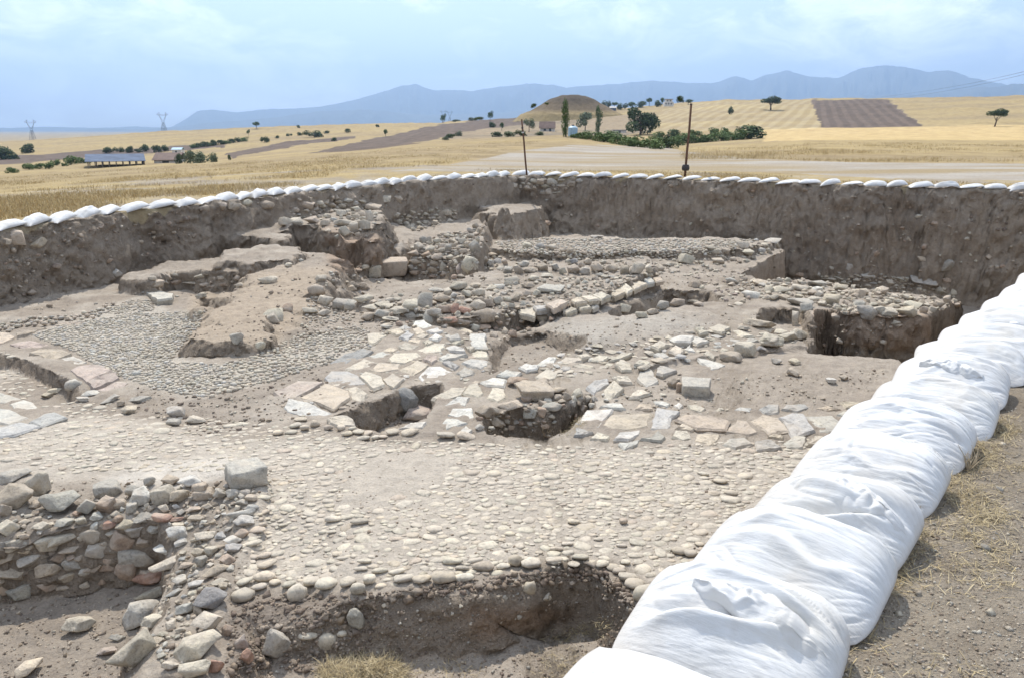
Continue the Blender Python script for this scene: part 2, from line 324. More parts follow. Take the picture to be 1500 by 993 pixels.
# line of sight lookup
Ts = (Zn - CAMH) / Rv
def hit(px, py):
    th, t = ppolar(px, py); i = np.searchsorted(thA, th); i = int(min(max(i, 1), len(thA) - 1))
    if thA[i] - th > th - thA[i - 1]: i -= 1
    c = Ts[i, 5:]; j = int(np.argmax(c >= t))
    if not c[j]:                                 # above the skyline: stand on its crest
        far_ = Rv[i, 5:] < 1300; j = int(np.argmax(np.where(far_, c, -9) if c.dtype != bool else np.where(far_, Ts[i, 5:], -9))); r = Rv[i, j + 5]
        return Vector((r * math.sin(th), r * math.cos(th), Zn[i, j + 5])), 0.0
    if j == 0: j = 1
    j += 5; a, b = Ts[i, j - 1], Ts[i, j]; u = 0 if b == a else min(max((t - a) / (b - a), 0), 1)
    r = Rv[i, j - 1] * (1 - u) + Rv[i, j] * u
    return Vector((r * math.sin(th), r * math.cos(th), CAMH + t * r)), float(steep[i, j])
def groundz(x, y):
    th = math.atan2(x, y); r = math.hypot(x, y); i = int(np.clip(np.searchsorted(thA, th), 1, len(thA) - 1))
    return float(np.interp(r, np.maximum.accumulate(Rv[i]), Zn[i]))
# ------------------------------------------------------------------ colours of the ground (real patches of soil, dust, grass)
def C3(*c): return np.array(c, float)
soilA, soilB, soilD = C3(.335, .285, .230), C3(.27, .226, .18), C3(.215, .176, .14)
dust, pale, loam, grey = C3(.45, .395, .325), C3(.54, .49, .42), C3(.28, .17, .10), C3(.37, .335, .285)
gold, golds, pathc = C3(.36, .28, .145), C3(.295, .23, .135), C3(.30, .258, .205)
n1 = fbm(Xn * .5, Yn * .5, Zn * .5, 91, 4); n2 = fbm(Xn * 2.3, Yn * 2.3, Zn * 2.3, 92, 4); 
def mix(a, b, t): t = np.clip(t, 0, 1)[..., None]; return a * (1 - t) + b * t
CC = mix(soilA, soilB, .5 + 1.2 * n1)
CC = mix(CC, dust, (.1 + 1.3 * n2 + .6 * n1) * (1 - steep) * .8)
def softpoly(P, soft=10): return sstep(.5 - psd(PXn[K], PYn[K] * 1.0, P) / (2 * soft) + .35 * n2[K])
K = (vis & near)
def paint(P, c, s=1.0, soft=10):
    t = np.zeros(Xn.shape); t[K] = softpoly(P, soft) * s; return mix(CC, c, t)
CC = paint(street, dust, .9, 14)
CC = paint([(45,490),(130,462),(190,437),(225,438),(250,455),(300,455),(275,490),(255,520),(300,535),(400,520),(470,485),(545,490),(545,510),(480,530),(300,585),(230,570),(160,545),(100,510)], C3(.43, .385, .32), .85, 5)
CC = paint([(150,700),(200,680),(330,670),(380,680),(330,700),(200,720)], pale, .8, 8)
CC = paint([(100,560),(300,600),(450,640),(350,650),(120,600)], soilB, .7)
CC = paint([(330,862),(600,858),(860,828),(980,895),(1000,1100),(300,1100)], soilA, .75, 8)
CC = paint([(345,868),(500,870),(560,880),(540,990),(330,990)], soilD, .7, 10)
CC = paint([(650,890),(800,880),(850,910),(700,935)], loam, .45, 12)
CC = paint([(0,880),(220,880),(200,1000),(-100,1000),(-100,880)], soilB, .8, 15)
CC = paint([(800,470),(900,460),(1040,470),(960,500),(860,510),(800,500)], grey, .8, 12)
CC = paint([(470,330),(560,340),(560,400),(480,400)], loam, .35, 10)
CC = paint([(900,480),(1180,500),(1330,540),(1250,610),(900,600)], soilA, .6, 12)
CC = paint([(290,400),(480,390),(470,460),(390,510),(260,500)], C3(.36, .29, .215), .85, 12)
CC = mix(CC, mix(C3(.425, .345, .262), C3(.33, .264, .198), .5 + 1.3 * n1 + .5 * vn(Xn * .7, Yn * .7, Zn * 7, 97)), steep * .7)
CC = paint([(1190,455),(1360,462),(1360,520),(1190,500)], C3(.44, .33, .24), .85, 4); CC = paint([(480,345),(560,350),(560,400),(490,400)], C3(.36, .26, .185), .6, 8); CC = paint([(680,885),(800,875),(850,905),(700,930)], C3(.33, .22, .14), .55, 10)
# outside the cut
ou = near & ~inpit
gl = sstep((.35 - Xn * .04 - .02 * (PYn - 250)) * 0 + .55 + 1.3 * n1 + .5 * n2)
o_ = mix(mix(pathc, grey, .4 + n1), gold, gl)
o_ = mix(o_, mix(C3(.26, .225, .185), C3(.34, .30, .25), .5 + n2 * 1.5), sstep((6 - (Yn - 1.2 * np.maximum(Xn, 0))) / 6) * (Rn < 22) * 1.0)
o_ = mix(o_, pathc, sstep(1 - rimd / 1.5) * .5 * (Rn > 12))
CC = np.where(ou[..., None], o_, CC)
farc = mix(gold, golds, .5 + 1.4 * fbm(Xn * .02, Yn * .06, 0, 95, 4) + .5 * n1)
trk = np.array([(640,244),(760,222),(830,214),(960,213),(1000,222),(1100,234),(1250,239),(1500,241),(1700,243),(1700,268),(1300,262),(1150,254),(1000,250),(760,252),(560,252)])
plou = [np.array([(452,225),(530,207),(640,184),(700,177),(790,169),(835,169),(760,184),(690,192),(640,205),(560,218),(500,222)]), np.array([(1188,147),(1300,146),(1352,186),(1203,188)]),
        np.array([(-300,236),(0,229),(120,222),(330,212),(330,216),(150,230),(0,241),(-300,246)]), np.array([(330,226),(430,206),(520,200),(520,203),(440,213),(340,232)])]
stub = np.array([(952,193),(965,163),(1010,152),(1188,147),(1203,189),(1110,191)])
scrub = np.array([(640,206),(690,192),(760,184),(835,169),(960,168),(960,192),(900,200),(820,200),(740,202)])
FARM = Rn > 24
reg = np.zeros(Xn.shape, np.int8)
def setreg(P, v): reg[FARM & vis & pinside(PXn, PYn, P) & (~inpit)] = v
setreg(trk, 2); setreg(scrub, 5); setreg(stub, 4)
for P in plou: setreg(P, 3)
CC = np.where((Rn > RF)[..., None], farc, CC)
CC = np.where((reg == 2)[..., None], mix(mix(pathc, grey, .5 + n1), golds, (fbm(Xn * .12, Yn * .5, 0, 98, 4) + .16) * 2.2), CC)
CC = np.where((reg == 3)[..., None], mix(C3(.105, .078, .06), C3(.15, .112, .085), .5 + n1), CC)
CC = np.where((reg == 5)[..., None], mix(C3(.20, .165, .12), C3(.29, .23, .155), .5 + 2 * fbm(Xn * .03, Yn * .03, 0, 96, 3)), CC)
low = pinside(PXn, PYn, [(1118,190),(1203,188),(1500,185),(1700,185),(1700,207),(1118,207)]) & (Rn > RF)
CC = np.where(low[..., None], mix(C3(.52, .40, .21), C3(.46, .34, .17), .5 + n1), CC)
# ------------------------------------------------------------------ ground materials
def dirt_mat(name, bumps=1.0, grassy=False, stripes=None, cut=False):
    m, nt, b = newmat(name, .95, .12); p = geopos(nt); c = attr(nt, 'col')
    f1 = noise(nt, p, 7.0, 6, .65); f2 = noise(nt, p, 55.0, 5, .7); f3 = noise(nt, p, 1.3, 4)
    v = ramp(nt, f1, [(.28, (.80, .79, .78)), (.52, (1, 1, 1)), (.75, (1.16, 1.15, 1.12))])
    v2 = ramp(nt, f2, [(.30, (.70, .69, .68)), (.5, (1, 1, 1)), (.72, (1.22, 1.2, 1.16))])
    c2 = mixc(nt, mixc(nt, c, v, 1.0, 'MULTIPLY'), v2, .8, 'MULTIPLY')
    if stripes:
        ang, per, ca, cb = stripes
        mp = nt.nodes.new('ShaderNodeMapping'); mp.inputs['Rotation'].default_value = (0, 0, ang); nt.links.new(p, mp.inputs[0])
        wv = nt.nodes.new('ShaderNodeTexWave'); wv.inputs['Scale'].default_value = .314 / per; wv.inputs['Distortion'].default_value = 1.0; wv.inputs['Detail'].default_value = 2; wv.inputs['Detail Scale'].default_value = .25
        nt.links.new(mp.outputs[0], wv.inputs[0]); s = ramp(nt, wv.outputs['Fac'], [(.35, ca), (.75, cb)]); c2 = mixc(nt, c2, s, .75, 'MULTIPLY')
    if grassy:
        f4 = noise(nt, p, .35, 5, .7); c2 = mixc(nt, c2, ramp(nt, f4, [(.35, (.78, .74, .68)), (.6, (1.08, 1.06, 1.0))]), 1.0, 'MULTIPLY')
    nt.links.new(c2, b.inputs['Base Color'])
    h = math_(nt, 'ADD', math_(nt, 'MULTIPLY', f1, .6), math_(nt, 'MULTIPLY', f2, .22)); pv = None
    if cut:
        vo = nt.nodes.new('ShaderNodeTexVoronoi'); vo.inputs['Scale'].default_value = 5.5; vo.feature = 'SMOOTH_F1'; nt.links.new(p, vo.inputs['Vector'])
        pv = bump(nt, None, math_(nt, 'ADD', noise(nt, p, 2.6, 8, .72), math_(nt, 'MULTIPLY', vo.outputs[0], .35)), .16, 1.0)
    bump(nt, b, h, .06 * bumps, 1.0, pv)
    return m
M_soil = dirt_mat('soil', 1.0); M_wallsoil = dirt_mat('cut_earth', 1.5, cut=True); M_grass = dirt_mat('dry_grass_ground', 1.2, True)
M_track = dirt_mat('track_gravel', .8); M_plough = dirt_mat('ploughed_soil', 1.5, False, (R(20), 6.0, (.85, .85, .85), (1.15, 1.15, 1.15)))
M_stub = dirt_mat('stubble', 1.0, False, (R(23), 7.0, (.97, .94, .88), (1.18, 1.2, 1.24)))
# ------------------------------------------------------------------ faces -> regions
nT = len(thA); idx = np.arange(nT * NR).reshape(nT, NR)
Fq = np.stack([idx[:-1, :-1], idx[1:, :-1], idx[1:, 1:], idx[:-1, 1:]], -1)
cls = reg[:-1, :-1].copy()
cls[Rn[:-1, :-1] <= 24] = 0
pitf = inpit[:-1, :-1]; wallf = pitf & (rimd[:-1, :-1] > -1.3) & (steep[:-1, :-1] > .35)
pebpoly = np.array([(40,490),(130,462),(190,437),(225,438),(250,455),(300,455),(275,490),(255,520),(300,535),(400,520),(470,485),(545,490),(545,510),(480,530),(300,585),(230,570),(160,545),(100,510)])
cls[pitf] = 6; cls[pitf & instreet[:-1, :-1]] = 7
pebm = (pinside(PXn, PYn, pebpoly) & vis & near)[:-1, :-1]; cls[pitf & pebm] = 8; cls[wallf] = 9; cls[pitf & (steep[:-1, :-1] > .55)] = 9
names = {0: ('ground', M_grass), 2: ('dirt_track', M_track), 3: ('ploughed_field', M_plough), 4: ('stubble_field', M_stub), 5: ('scrub_field', M_grass), 6: ('excavation_floor', M_soil), 7: ('cobbled_street', M_soil), 8: ('pebble_pavement', M_soil), 9: ('trench_side', M_wallsoil)}
VV = np.stack([Xn, Yn, Zn], -1).reshape(-1, 3); CV = CC.reshape(-1, 3)
GR = {}
for k, (nm, mt) in names.items():
    f = Fq[cls == k]
    if not len(f): continue
    used, inv = np.unique(f.ravel(), return_inverse=True)
    me = mesh(nm, VV[used], inv.reshape(-1, 4), mt, True, CV[used]); GR[nm] = tag(obj(nm, me), kind='structure')
# ------------------------------------------------------------------ stone materials
def stone_mat(name, rough=.85, grain=40, dist=.012, dusty=.35):
    m, nt, b = newmat(name, rough, .3); p = geopos(nt)
    oi = nt.nodes.new('ShaderNodeObjectInfo'); c = mixc(nt, oi.outputs['Color'], attr(nt, 'col'), 1.0, 'MULTIPLY')
    f1 = noise(nt, p, grain * .35, 6, .65); f2 = noise(nt, p, grain * 1.6, 5, .7)
    v1 = ramp(nt, f1, [(.30, (.58, .57, .56)), (.48, (.96, .96, .96)), (.70, (1.2, 1.17, 1.1))])
    v2 = ramp(nt, f2, [(.34, (.62, .61, .60)), (.50, (1, 1, 1)), (.72, (1.14, 1.13, 1.1))])
    c = mixc(nt, mixc(nt, c, v1, .85, 'MULTIPLY'), v2, .8, 'MULTIPLY')
    st = ramp(nt, noise(nt, p, grain * .12, 4, .6), [(.5, (0, 0, 0)), (.68, (1, 1, 1))])
    c = mixc(nt, c, mixc(nt, c, (.46, .395, .315), .75), mixc(nt, (0., 0., 0.), st, dusty * 2))
    nt.links.new(c, b.inputs['Base Color'])
    bump(nt, b, math_(nt, 'ADD', f1, math_(nt, 'MULTIPLY', f2, .35)), dist, 1.0)
    return m
M_rock = stone_mat('rough_stone', .9, 38, .02, .45); M_cob = stone_mat('worn_cobble', .75, 30, .006, .5); M_slab = stone_mat('slab_stone', .85, 26, .014, .4)
PAL = {'c': (.48, .425, .335), 'g': (.405, .372, .315), 'b': (.38, .362, .33), 't': (.42, .35, .27), 'n': (.36, .27, .20), 'r': (.42, .26, .19), 'w': (.51, .48, .42), 'd': (.29, .275, .255), 'y': (.48, .41, .31), 'p': (.38, .31, .26)}
def palc(k=None, pool='ccccggbttwy', v=.16):
    c = PAL[k or rnd.choice(pool)]; f = 1 + rnd.uniform(-v, v); return tuple(min(x * f * (1 + rnd.uniform(-.012, .012)), .85) for x in c)
# ------------------------------------------------------------------ stone templates (unit size, shared)
def hull_rock(seed, n, power=2.6, bev=.03, sub=0, block=False):
    r = random.Random(seed); bm = bmesh.new()
    if block:
        for x in (-1, 1):
            for y in (-1, 1):
                for z in (-1, 1): bm.verts.new((x * r.uniform(.82, 1.05), y * r.uniform(.8, 1.05), z * r.uniform(.85, 1.02)))
    elif seed % 7 < 3:                              # blocky, with knocked corners
        for x in (-1, 1):
            for y in (-1, 1):
                for z in (-1, 1):
                    if r.random() < .35:
                        for k in range(3):
                            v = [x, y, z]; v[k] *= r.uniform(.35, .7); bm.verts.new([a + r.gauss(0, .07) for a in v])
                    else: bm.verts.new((x * r.uniform(.5, 1.1), y * r.uniform(.5, 1.1), z * r.uniform(.55, 1.05)))
    else:
        for i in range(n - 2):
            v = Vector((r.gauss(0, 1), r.gauss(0, 1), r.gauss(0, 1))).normalized(); bm.verts.new(v * r.uniform(.85, 1.1))
    q_ = Matrix.Identity(3) if block else Euler((r.uniform(-.5, .5), r.uniform(-.5, .5), r.uniform(-.8, .8))).to_matrix()
    for v in bm.verts: v.co = q_ @ v.co
    h = bmesh.ops.convex_hull(bm, input=bm.verts)
    bmesh.ops.delete(bm, geom=list({e for e in h['geom_interior'] + h['geom_unused'] if isinstance(e, bmesh.types.BMVert)}), context='VERTS')
    bmesh.ops.dissolve_limit(bm, angle_limit=R(10), verts=bm.verts, edges=bm.edges)
    if bev: bmesh.ops.bevel(bm, geom=list(bm.edges), offset=bev * r.uniform(.7, 1.6), segments=1, affect='EDGES', clamp_overlap=True)
    bmesh.ops.triangulate(bm, faces=bm.faces)
    for k in range(sub):
        bmesh.ops.subdivide_edges(bm, edges=[e for e in bm.edges if e.calc_length() > .30], cuts=1, use_grid_fill=False); bmesh.ops.triangulate(bm, faces=bm.faces)
    if sub:
        P = np.array([v.co for v in bm.verts]); d = .16 * fbm(P[:, 0] * 1.5 + seed, P[:, 1] * 1.5, P[:, 2] * 1.5, seed, 5, .55) - .05 * np.clip(vn(P[:, 0] * 2 + seed, P[:, 1] * 2, P[:, 2] * 6, seed + 9), 0, 1)
        for v, q in zip(bm.verts, d): v.co += v.co.normalized() * float(q)
    bm.verts.ensure_lookup_table()
    V = np.array([v.co for v in bm.verts]); F = np.array([[v.index for v in f.verts] for f in bm.faces if len(f.verts) == 3])
    bm.free(); V = (V - (V.max(0) + V.min(0)) / 2) / (V.max(0) - V.min(0)); return V, F
def ico(sub):
    bm = bmesh.new(); bmesh.ops.create_icosphere(bm, subdivisions=sub, radius=.5); V = np.array([v.co for v in bm.verts]); F = np.array([[v.index for v in f.verts] for f in bm.faces]); bm.free(); return V, F
def cob(seed, sub=2):
    V, F = ico(sub); d = fbm(V[:, 0] * 2.2 + seed * 7, V[:, 1] * 2.2, V[:, 2] * 2.2, seed, 2)
    V = V * (1 + .55 * d)[:, None]; V = np.sign(V) * np.abs(V) ** .88; V = (V - (V.max(0) + V.min(0)) / 2) / (V.max(0) - V.min(0)); return V, F
T_big = [hull_rock(i, 16, 3.0, .05, 2) for i in range(16)]
T_blk = [hull_rock(140 + i, 8, 3.0, .07, 2, True) for i in range(5)]
T_mid = [hull_rock(50 + i, 13, 3.0, .05, 1) for i in range(14)]
T_low = [hull_rock(90 + i, 11, 2.8, 0) for i in range(10)]
T_cob = [cob(i) for i in range(10)]; T_peb = [cob(30 + i, 1) for i in range(8)]
def tmpl(T, nm, mat, smooth):
    return [mesh(nm, V, F, mat, smooth, np.ones((len(V), 3))) for V, F in T]
ME = {'blk': tmpl(T_blk, 'squared_stone', M_rock, False), 'big': tmpl(T_big, 'rough_stone', M_rock, False), 'mid': tmpl(T_mid, 'rubble_stone', M_rock, False), 'low': tmpl(T_low, 'small_stone', M_rock, False), 'cob': tmpl(T_cob, 'cobble', M_cob, True)}
TT = {'blk': T_blk, 'big': T_big, 'mid': T_mid, 'low': T_low, 'cob': T_cob, 'peb': T_peb}
OCC = {}                                          # occupied pixels of the photograph (coarse buckets), so fills do not run into placed stones
def occ_add(cx, cy, w, h): OCC.setdefault((int(cx // 40), int(cy // 40)), []).append((cx, cy, w, h))
def occ_hit(cx, cy, w, h, k=.78):
    bx, by = int(cx // 40), int(cy // 40)
    for i in (-1, 0, 1):
        for j in (-1, 0, 1):
            for a, b, c, d in OCC.get((bx + i, by + j), ()):
                if ((cx - a) / ((w + c) / 2 * k)) ** 2 + ((cy - b) / ((h + d) / 2 * k)) ** 2 < 1: return True
    return False
def place(cx, cy, w, h, kind, flat=0.0, face=False):
    """size and resting place of a stone that the photograph shows at (cx, cy), w x h pixels"""
    p, st = hit(cx, cy + h * .32); hd = math.hypot(p.x, p.y)
    d = pdir(cx, cy); hh = math.hypot(d[0], d[1]); t = hd / hh
    c = Vector((d[0] * t, d[1] * t, CAMH + d[2] * t)); fw = c.y * CP - (c.z - CAMH) * SP
    m = fw / FPX; W = w * m; hp = h * m; s = math.atan2(-d[2], hh)
    D = W * rnd.uniform(.7, .95) if kind != 'slab' else W
    D = min(D, hp / max(math.sin(s), .12) * .62) if st < .5 else min(D, W * .8)
    D = max(D, W * .32)
    if face: st = 1.0; D = W * .62
    Hh = max((hp - D * math.sin(s) * .72) / math.cos(s), W * .28 if not flat else W * .1)
    if face: Hh = hp * .92
    az = math.atan2(c.x, c.y)
    push = D * (.22 if st < .5 else .30); c.x += math.sin(az) * push; c.y += math.cos(az) * push
    return c, W, D, Hh, az, st
def put(parent, kind, cx, cy, w, h, col=None, nm='stone', top=None, tilt=None, pool='ccccggbttwy', face=None):
    c, W, D, Hh, az, st = place(cx, cy, w, h, kind, face=bool(face and cy > face))
    me = rnd.choice(ME[kind]); ya = rnd.choice([0, math.pi]) + rnd.uniform(-.25, .25) - az
    o = obj(nm, me, parent, c, (rnd.uniform(-.15, .15), (tilt if tilt is not None else rnd.uniform(-.18, .18)), ya), (W * 1.04, D * 1.04, Hh * 1.06))
    o.color = (*palc(col, pool), 1); occ_add(cx, cy, w, h)
    return o
def conv(ox, oy, s, L):
    return [(ox + r[0] / s, oy + r[1] / s, r[2] / s, r[3] / s, *(r[4:] or ())) for r in L]
def puts(parent, kind, L, sc=1.0, **kw):
    for r in L: put(parent, kind if r[2] * 1.0 > 0 else kind, r[0], r[1], r[2] * sc, r[3] * sc, r[4] if len(r) > 4 else None, tilt=r[5] if len(r) > 5 else None, **kw)
class Bulk:                                       # many small stones joined into one mesh
    def __init__(s): s.V = []; s.F = []; s.C = []; s.n = 0
    def add(s, T, loc, rot, sc, col):
        V, F = T; cz, sz = math.cos(rot[2]), math.sin(rot[2]); cx, sx = math.cos(rot[0]), math.sin(rot[0])
        A = V * np.array(sc); A = A @ np.array([[1, 0, 0], [0, cx, sx], [0, -sx, cx]]); A = A @ np.array([[cz, sz, 0], [-sz, cz, 0], [0, 0, 1]])
        s.V.append(A + np.array(loc)); s.F.append(F + s.n); s.C.append(np.repeat([col], len(V), 0)); s.n += len(V)
    def build(s, name, mat, parent=None, smooth=False, label=None, cat=None):
        if not s.V: return None
        o = obj(name, mesh(name, np.concatenate(s.V), np.concatenate(s.F), mat, smooth, np.concatenate(s.C)), parent)
        return tag(o, label, cat, None, 'stuff')
def fill(parent, poly, size, n, kind='mid', var=.35, asp=.62, pool='ccccggbttwy', bulk=None, sep=.8, maxobj=999, nm='stone', rise=.25, flat=None):
    """scatter stones of a real size (metres) over the part of the ground seen inside a polygon of the photograph"""
    P = np.array(poly, float); lo = P.min(0); hi = P.max(0); k = 0; tries = 0
    while k < n and tries < n * 9:
        tries += 1; cx = rnd.uniform(lo[0], hi[0]); cy = rnd.uniform(lo[1], hi[1])
        if not bool(pinside(cx, cy, P)): continue
        p, st = hit(cx, cy); fw = p.y * CP - (p.z - CAMH) * SP
        s = size * math.exp(rnd.gauss(0, var)); s = min(s, size * 2.1); w = s * FPX / fw
        dep = math.atan2(CAMH - p.z, math.hypot(p.x, p.y)); h = w * (asp if st > .4 else max(.35, asp * (math.sin(dep) + .35)))
        if occ_hit(cx, cy, w, h, sep): continue
        occ_add(cx, cy, w, h)
        Hh = s * (flat if flat else rnd.uniform(.45, .75)); D = s * rnd.uniform(.6, .9); az = math.atan2(p.x, p.y)
        loc = (p.x, p.y, p.z + Hh * (rise if st < .5 else .0)); rot = (rnd.uniform(-.2, .2) * (0 if flat else 1), 0, rnd.uniform(-3.14, 3.14) if st < .5 else -az + rnd.choice([0, 3.14]))
        col = palc(None, pool)
        if bulk is not None and k >= maxobj or bulk is not None and maxobj == 999:
            bulk.add(rnd.choice(TT[kind if kind != 'big' else 'mid']), loc, rot, (s, D, Hh), col)
        else:
            o = obj(nm, rnd.choice(ME[kind]), parent, loc, rot, (s, D, Hh)); o.color = (*col, 1)
        k += 1
    return k
def slab(parent, P, th=.06, col=None, nm='slab', lift=.02, tilt=.03, pool='ccgbwt', jag=.06):
    """flat stone whose top outline is seen at these pixels of the photograph"""
    P = [tuple(p) for p in P]; cx = sum(p[0] for p in P) / len(P); cy = sum(p[1] for p in P) / len(P)
    g, st = hit(cx, cy); z = g.z + lift
    W = [pz(a, b, z) for a, b in P]; W = np.array([(float(a), float(b)) for a, b in W]); c0 = W.mean(0)
    if (W[:, 0] * np.roll(W[:, 1], -1) - W[:, 1] * np.roll(W[:, 0], -1)).sum() < 0: W = W[::-1]
    sz = np.sqrt(np.ptp(W[:, 0]) * np.ptp(W[:, 1])); out = []
    for i in range(len(W)):
        a, b = W[i], W[(i + 1) % len(W)]; L_ = np.hypot(*(b - a)); k = max(1, min(5, int(L_ / (sz * .22)))); nn = np.array([(b - a)[1], -(b - a)[0]]) / max(L_, 1e-6)
        for j in range(k):
            q = a + (b - a) * j / k
            if j == 0: q = q + (q - c0) * .03
            else: q = q + nn * rnd.gauss(0, jag * .35) * min(sz, L_)
            out.append(q - c0)
    O = np.array(out); n = len(O); ins = min(.018 + .02 * rnd.random(), sz * .08) / max(sz, .01) * 1.6
    tx, ty = rnd.gauss(0, tilt), rnd.gauss(0, tilt)
    zt = lambda Q, a: Q[:, 0] * tx + Q[:, 1] * ty + a
    bot = np.column_stack([O * .93, zt(O, -th)]); mid = np.column_stack([O, zt(O, -th * .30)])
    top = np.column_stack([O * (1 - ins), zt(O, 0) + np.array([rnd.gauss(0, .05) for _ in range(n)]) * th]); inn = np.column_stack([O * .55, zt(O * .55, .004) + np.array([rnd.gauss(0, .08) for _ in range(n)]) * th])
    V = np.concatenate([bot, mid, top, inn, [[0, 0, .003 + rnd.gauss(0, .06) * th]]]); F = []
    for r_ in range(3):
        for i in range(n): F.append([r_ * n + i, r_ * n + (i + 1) % n, (r_ + 1) * n + (i + 1) % n, (r_ + 1) * n + i])
    for i in range(n): F.append([3 * n + i, 3 * n + (i + 1) % n, 4 * n])
    m = mesh(nm, V, F, M_slab, False, np.ones((len(V), 3))); o = obj(nm, m, parent, (c0[0], c0[1], z)); o.color = (*palc(col, pool), 1)
    p = np.array(P); occ_add(cx, cy, np.ptp(p[:, 0]) * .85, np.ptp(p[:, 1]) * .85)
    return o
def slabs(parent, ox, oy, s, L, **kw):
    for r in L:
        col = None
        if isinstance(r[0], str): col = r[0]; r = r[1:]
        slab(parent, [(ox + a / s, oy + b / s) for a, b in r], col=col, **kw)
def wall(label, loc_px, cat='wall', name='rubble_wall', group=None):
    p, _ = hit(*loc_px); return thing(name, label, cat, tuple(p), group)
# ================================================================== near left: rubble wall of the sounding
WA = wall('long rubble stone wall along the back of the shaded square pit, bottom left', (120, 860))
A1 = conv(0, 640, 4.967, [(90,450,240,190,'t'),(30,540,90,110,'t'),(290,350,150,190,'c'),(90,290,230,80,'g'),(440,490,240,170,'g'),(630,520,120,130,'g'),(780,385,180,110,'g'),(780,510,130,140,'n'),(705,580,80,60,'w'),(1030,440,150,130,'w'),(960,400,100,90,'g'),(870,490,90,80,'t'),(960,520,80,80,'g'),(1190,430,140,130,'c'),(1310,440,120,110,'y'),(1380,330,150,90,'w'),(1240,320,110,70,'t'),(1090,330,70,80,'g'),(1460,390,110,110,'t'),
 (60,670,150,100,'c'),(300,660,120,60,'c'),(470,630,130,70,'g'),(800,640,110,60,'r'),(910,650,120,70,'y'),(1040,600,130,70,'g'),(1180,590,130,80,'r'),(690,725,170,100,'t'),(690,655,60,60,'w'),(470,740,210,70,'c'),(330,785,170,120,'c'),(100,790,140,70,'c'),(190,825,110,70,'y'),(10,800,60,90,'g'),(990,690,180,90,'g'),(1140,670,120,90,'g'),(880,775,180,180,'n'),(1070,770,130,110,'t'),(540,820,200,80,'t'),(710,850,150,130,'g'),(1010,880,230,120,'g'),(430,890,110,90,'n'),(240,910,180,90,'g'),(60,885,140,80,'t'),(550,940,140,100,'g'),(800,935,140,120,'n'),(670,965,120,70,'t'),(590,740,50,50,'c'),(1290,600,90,40,'r'),(560,560,60,50,'n'),(180,620,70,50,'t')])
puts(WA, 'big', A1, sc=1.1, face=768)
puts(WA, 'big', conv(0, 680, 3.1725, [(80,520,180,90,'t'),(225,500,100,75,'t'),(310,530,75,45,'t'),(90,605,100,70,'g'),(225,565,110,60,'n'),(475,545,90,55,'n'),(600,500,110,90,'n'),(20,585,60,55,'n'),(400,505,60,40,'g'),(340,470,80,60,'g')]), sc=1.1, face=768)
fill(WA, [(0,720),(60,735),(220,730),(380,700),(376,730),(240,748),(60,775),(0,790)], .05, 60, 'mid')
fill(WA, [(0,790),(60,780),(230,752),(228,840),(150,872),(0,868)], .08, 22, 'mid', pool='ttgn', sep=.74, asp=.7)
# wall running towards the viewer between the two pits
WB = wall('short rubble wall running towards the viewer between the two nearest pits', (290, 850))
KEY = conv(150, 660, 4.967, [(1035,190,290,225,'b')])
puts(WB, 'big', conv(150, 660, 4.967, [(850,320,90,90,'g'),(950,320,90,90,'g'),(740,320,150,90,'t'),(760,410,80,60,'y'),(660,430,110,50,'t'),(1080,350,90,70,'t'),(1090,420,100,70,'b'),(1010,462,200,45,'w'),(1030,520,150,100,'w'),(1010,610,110,80,'n'),(950,655,130,70,'w'),(955,715,120,80,'b'),(700,495,150,50,'y'),(840,480,50,30,'g'),(545,610,140,120,'w'),(750,630,150,80,'c'),(860,620,80,50,'b'),(570,670,90,50,'w'),(480,730,200,110,'w'),(700,750,100,80,'y'),(790,735,100,80,'c'),(850,705,90,40,'t'),(910,800,120,90,'n'),(720,810,90,90,'g'),(475,830,260,105,'c'),(610,835,100,60,'t'),(370,930,270,135,'r'),(820,885,200,70,'t'),(570,885,70,50,'g'),(570,945,110,80,'g'),(680,975,110,60,'w'),(850,965,140,70,'c'),(550,545,90,40,'c'),(640,560,60,30,'c'),(920,575,60,40,'g')]))
puts(WB, 'big', conv(150, 793, 4.967, [(380,385,260,65,'c'),(290,530,280,220,'w'),(370,595,160,110,'c'),(780,435,225,175,'d'),(600,495,140,100,'w'),(765,605,225,150,'c'),(700,775,330,200,'c'),(910,655,80,100,'n'),(670,935,220,150,'c'),(830,915,110,130,'r'),(500,905,130,70,'c'),(880,325,70,60,'y'),(520,380,130,45,'b')]))
fill(WB, [(250,740),(380,700),(378,740),(350,800),(322,880),(310,985),(240,985),(205,900),(240,850)], .045, 110, 'mid', sep=.8)
t = put(None, 'blk', KEY[0][0] + 2, KEY[0][1], KEY[0][2] * .9, KEY[0][3] * .88, 'g', nm='corner_block', tilt=.06); t.rotation_euler.z += .35; tag(t, 'big squared blue-grey block with a rusty side perched on the wall corner', 'stone')
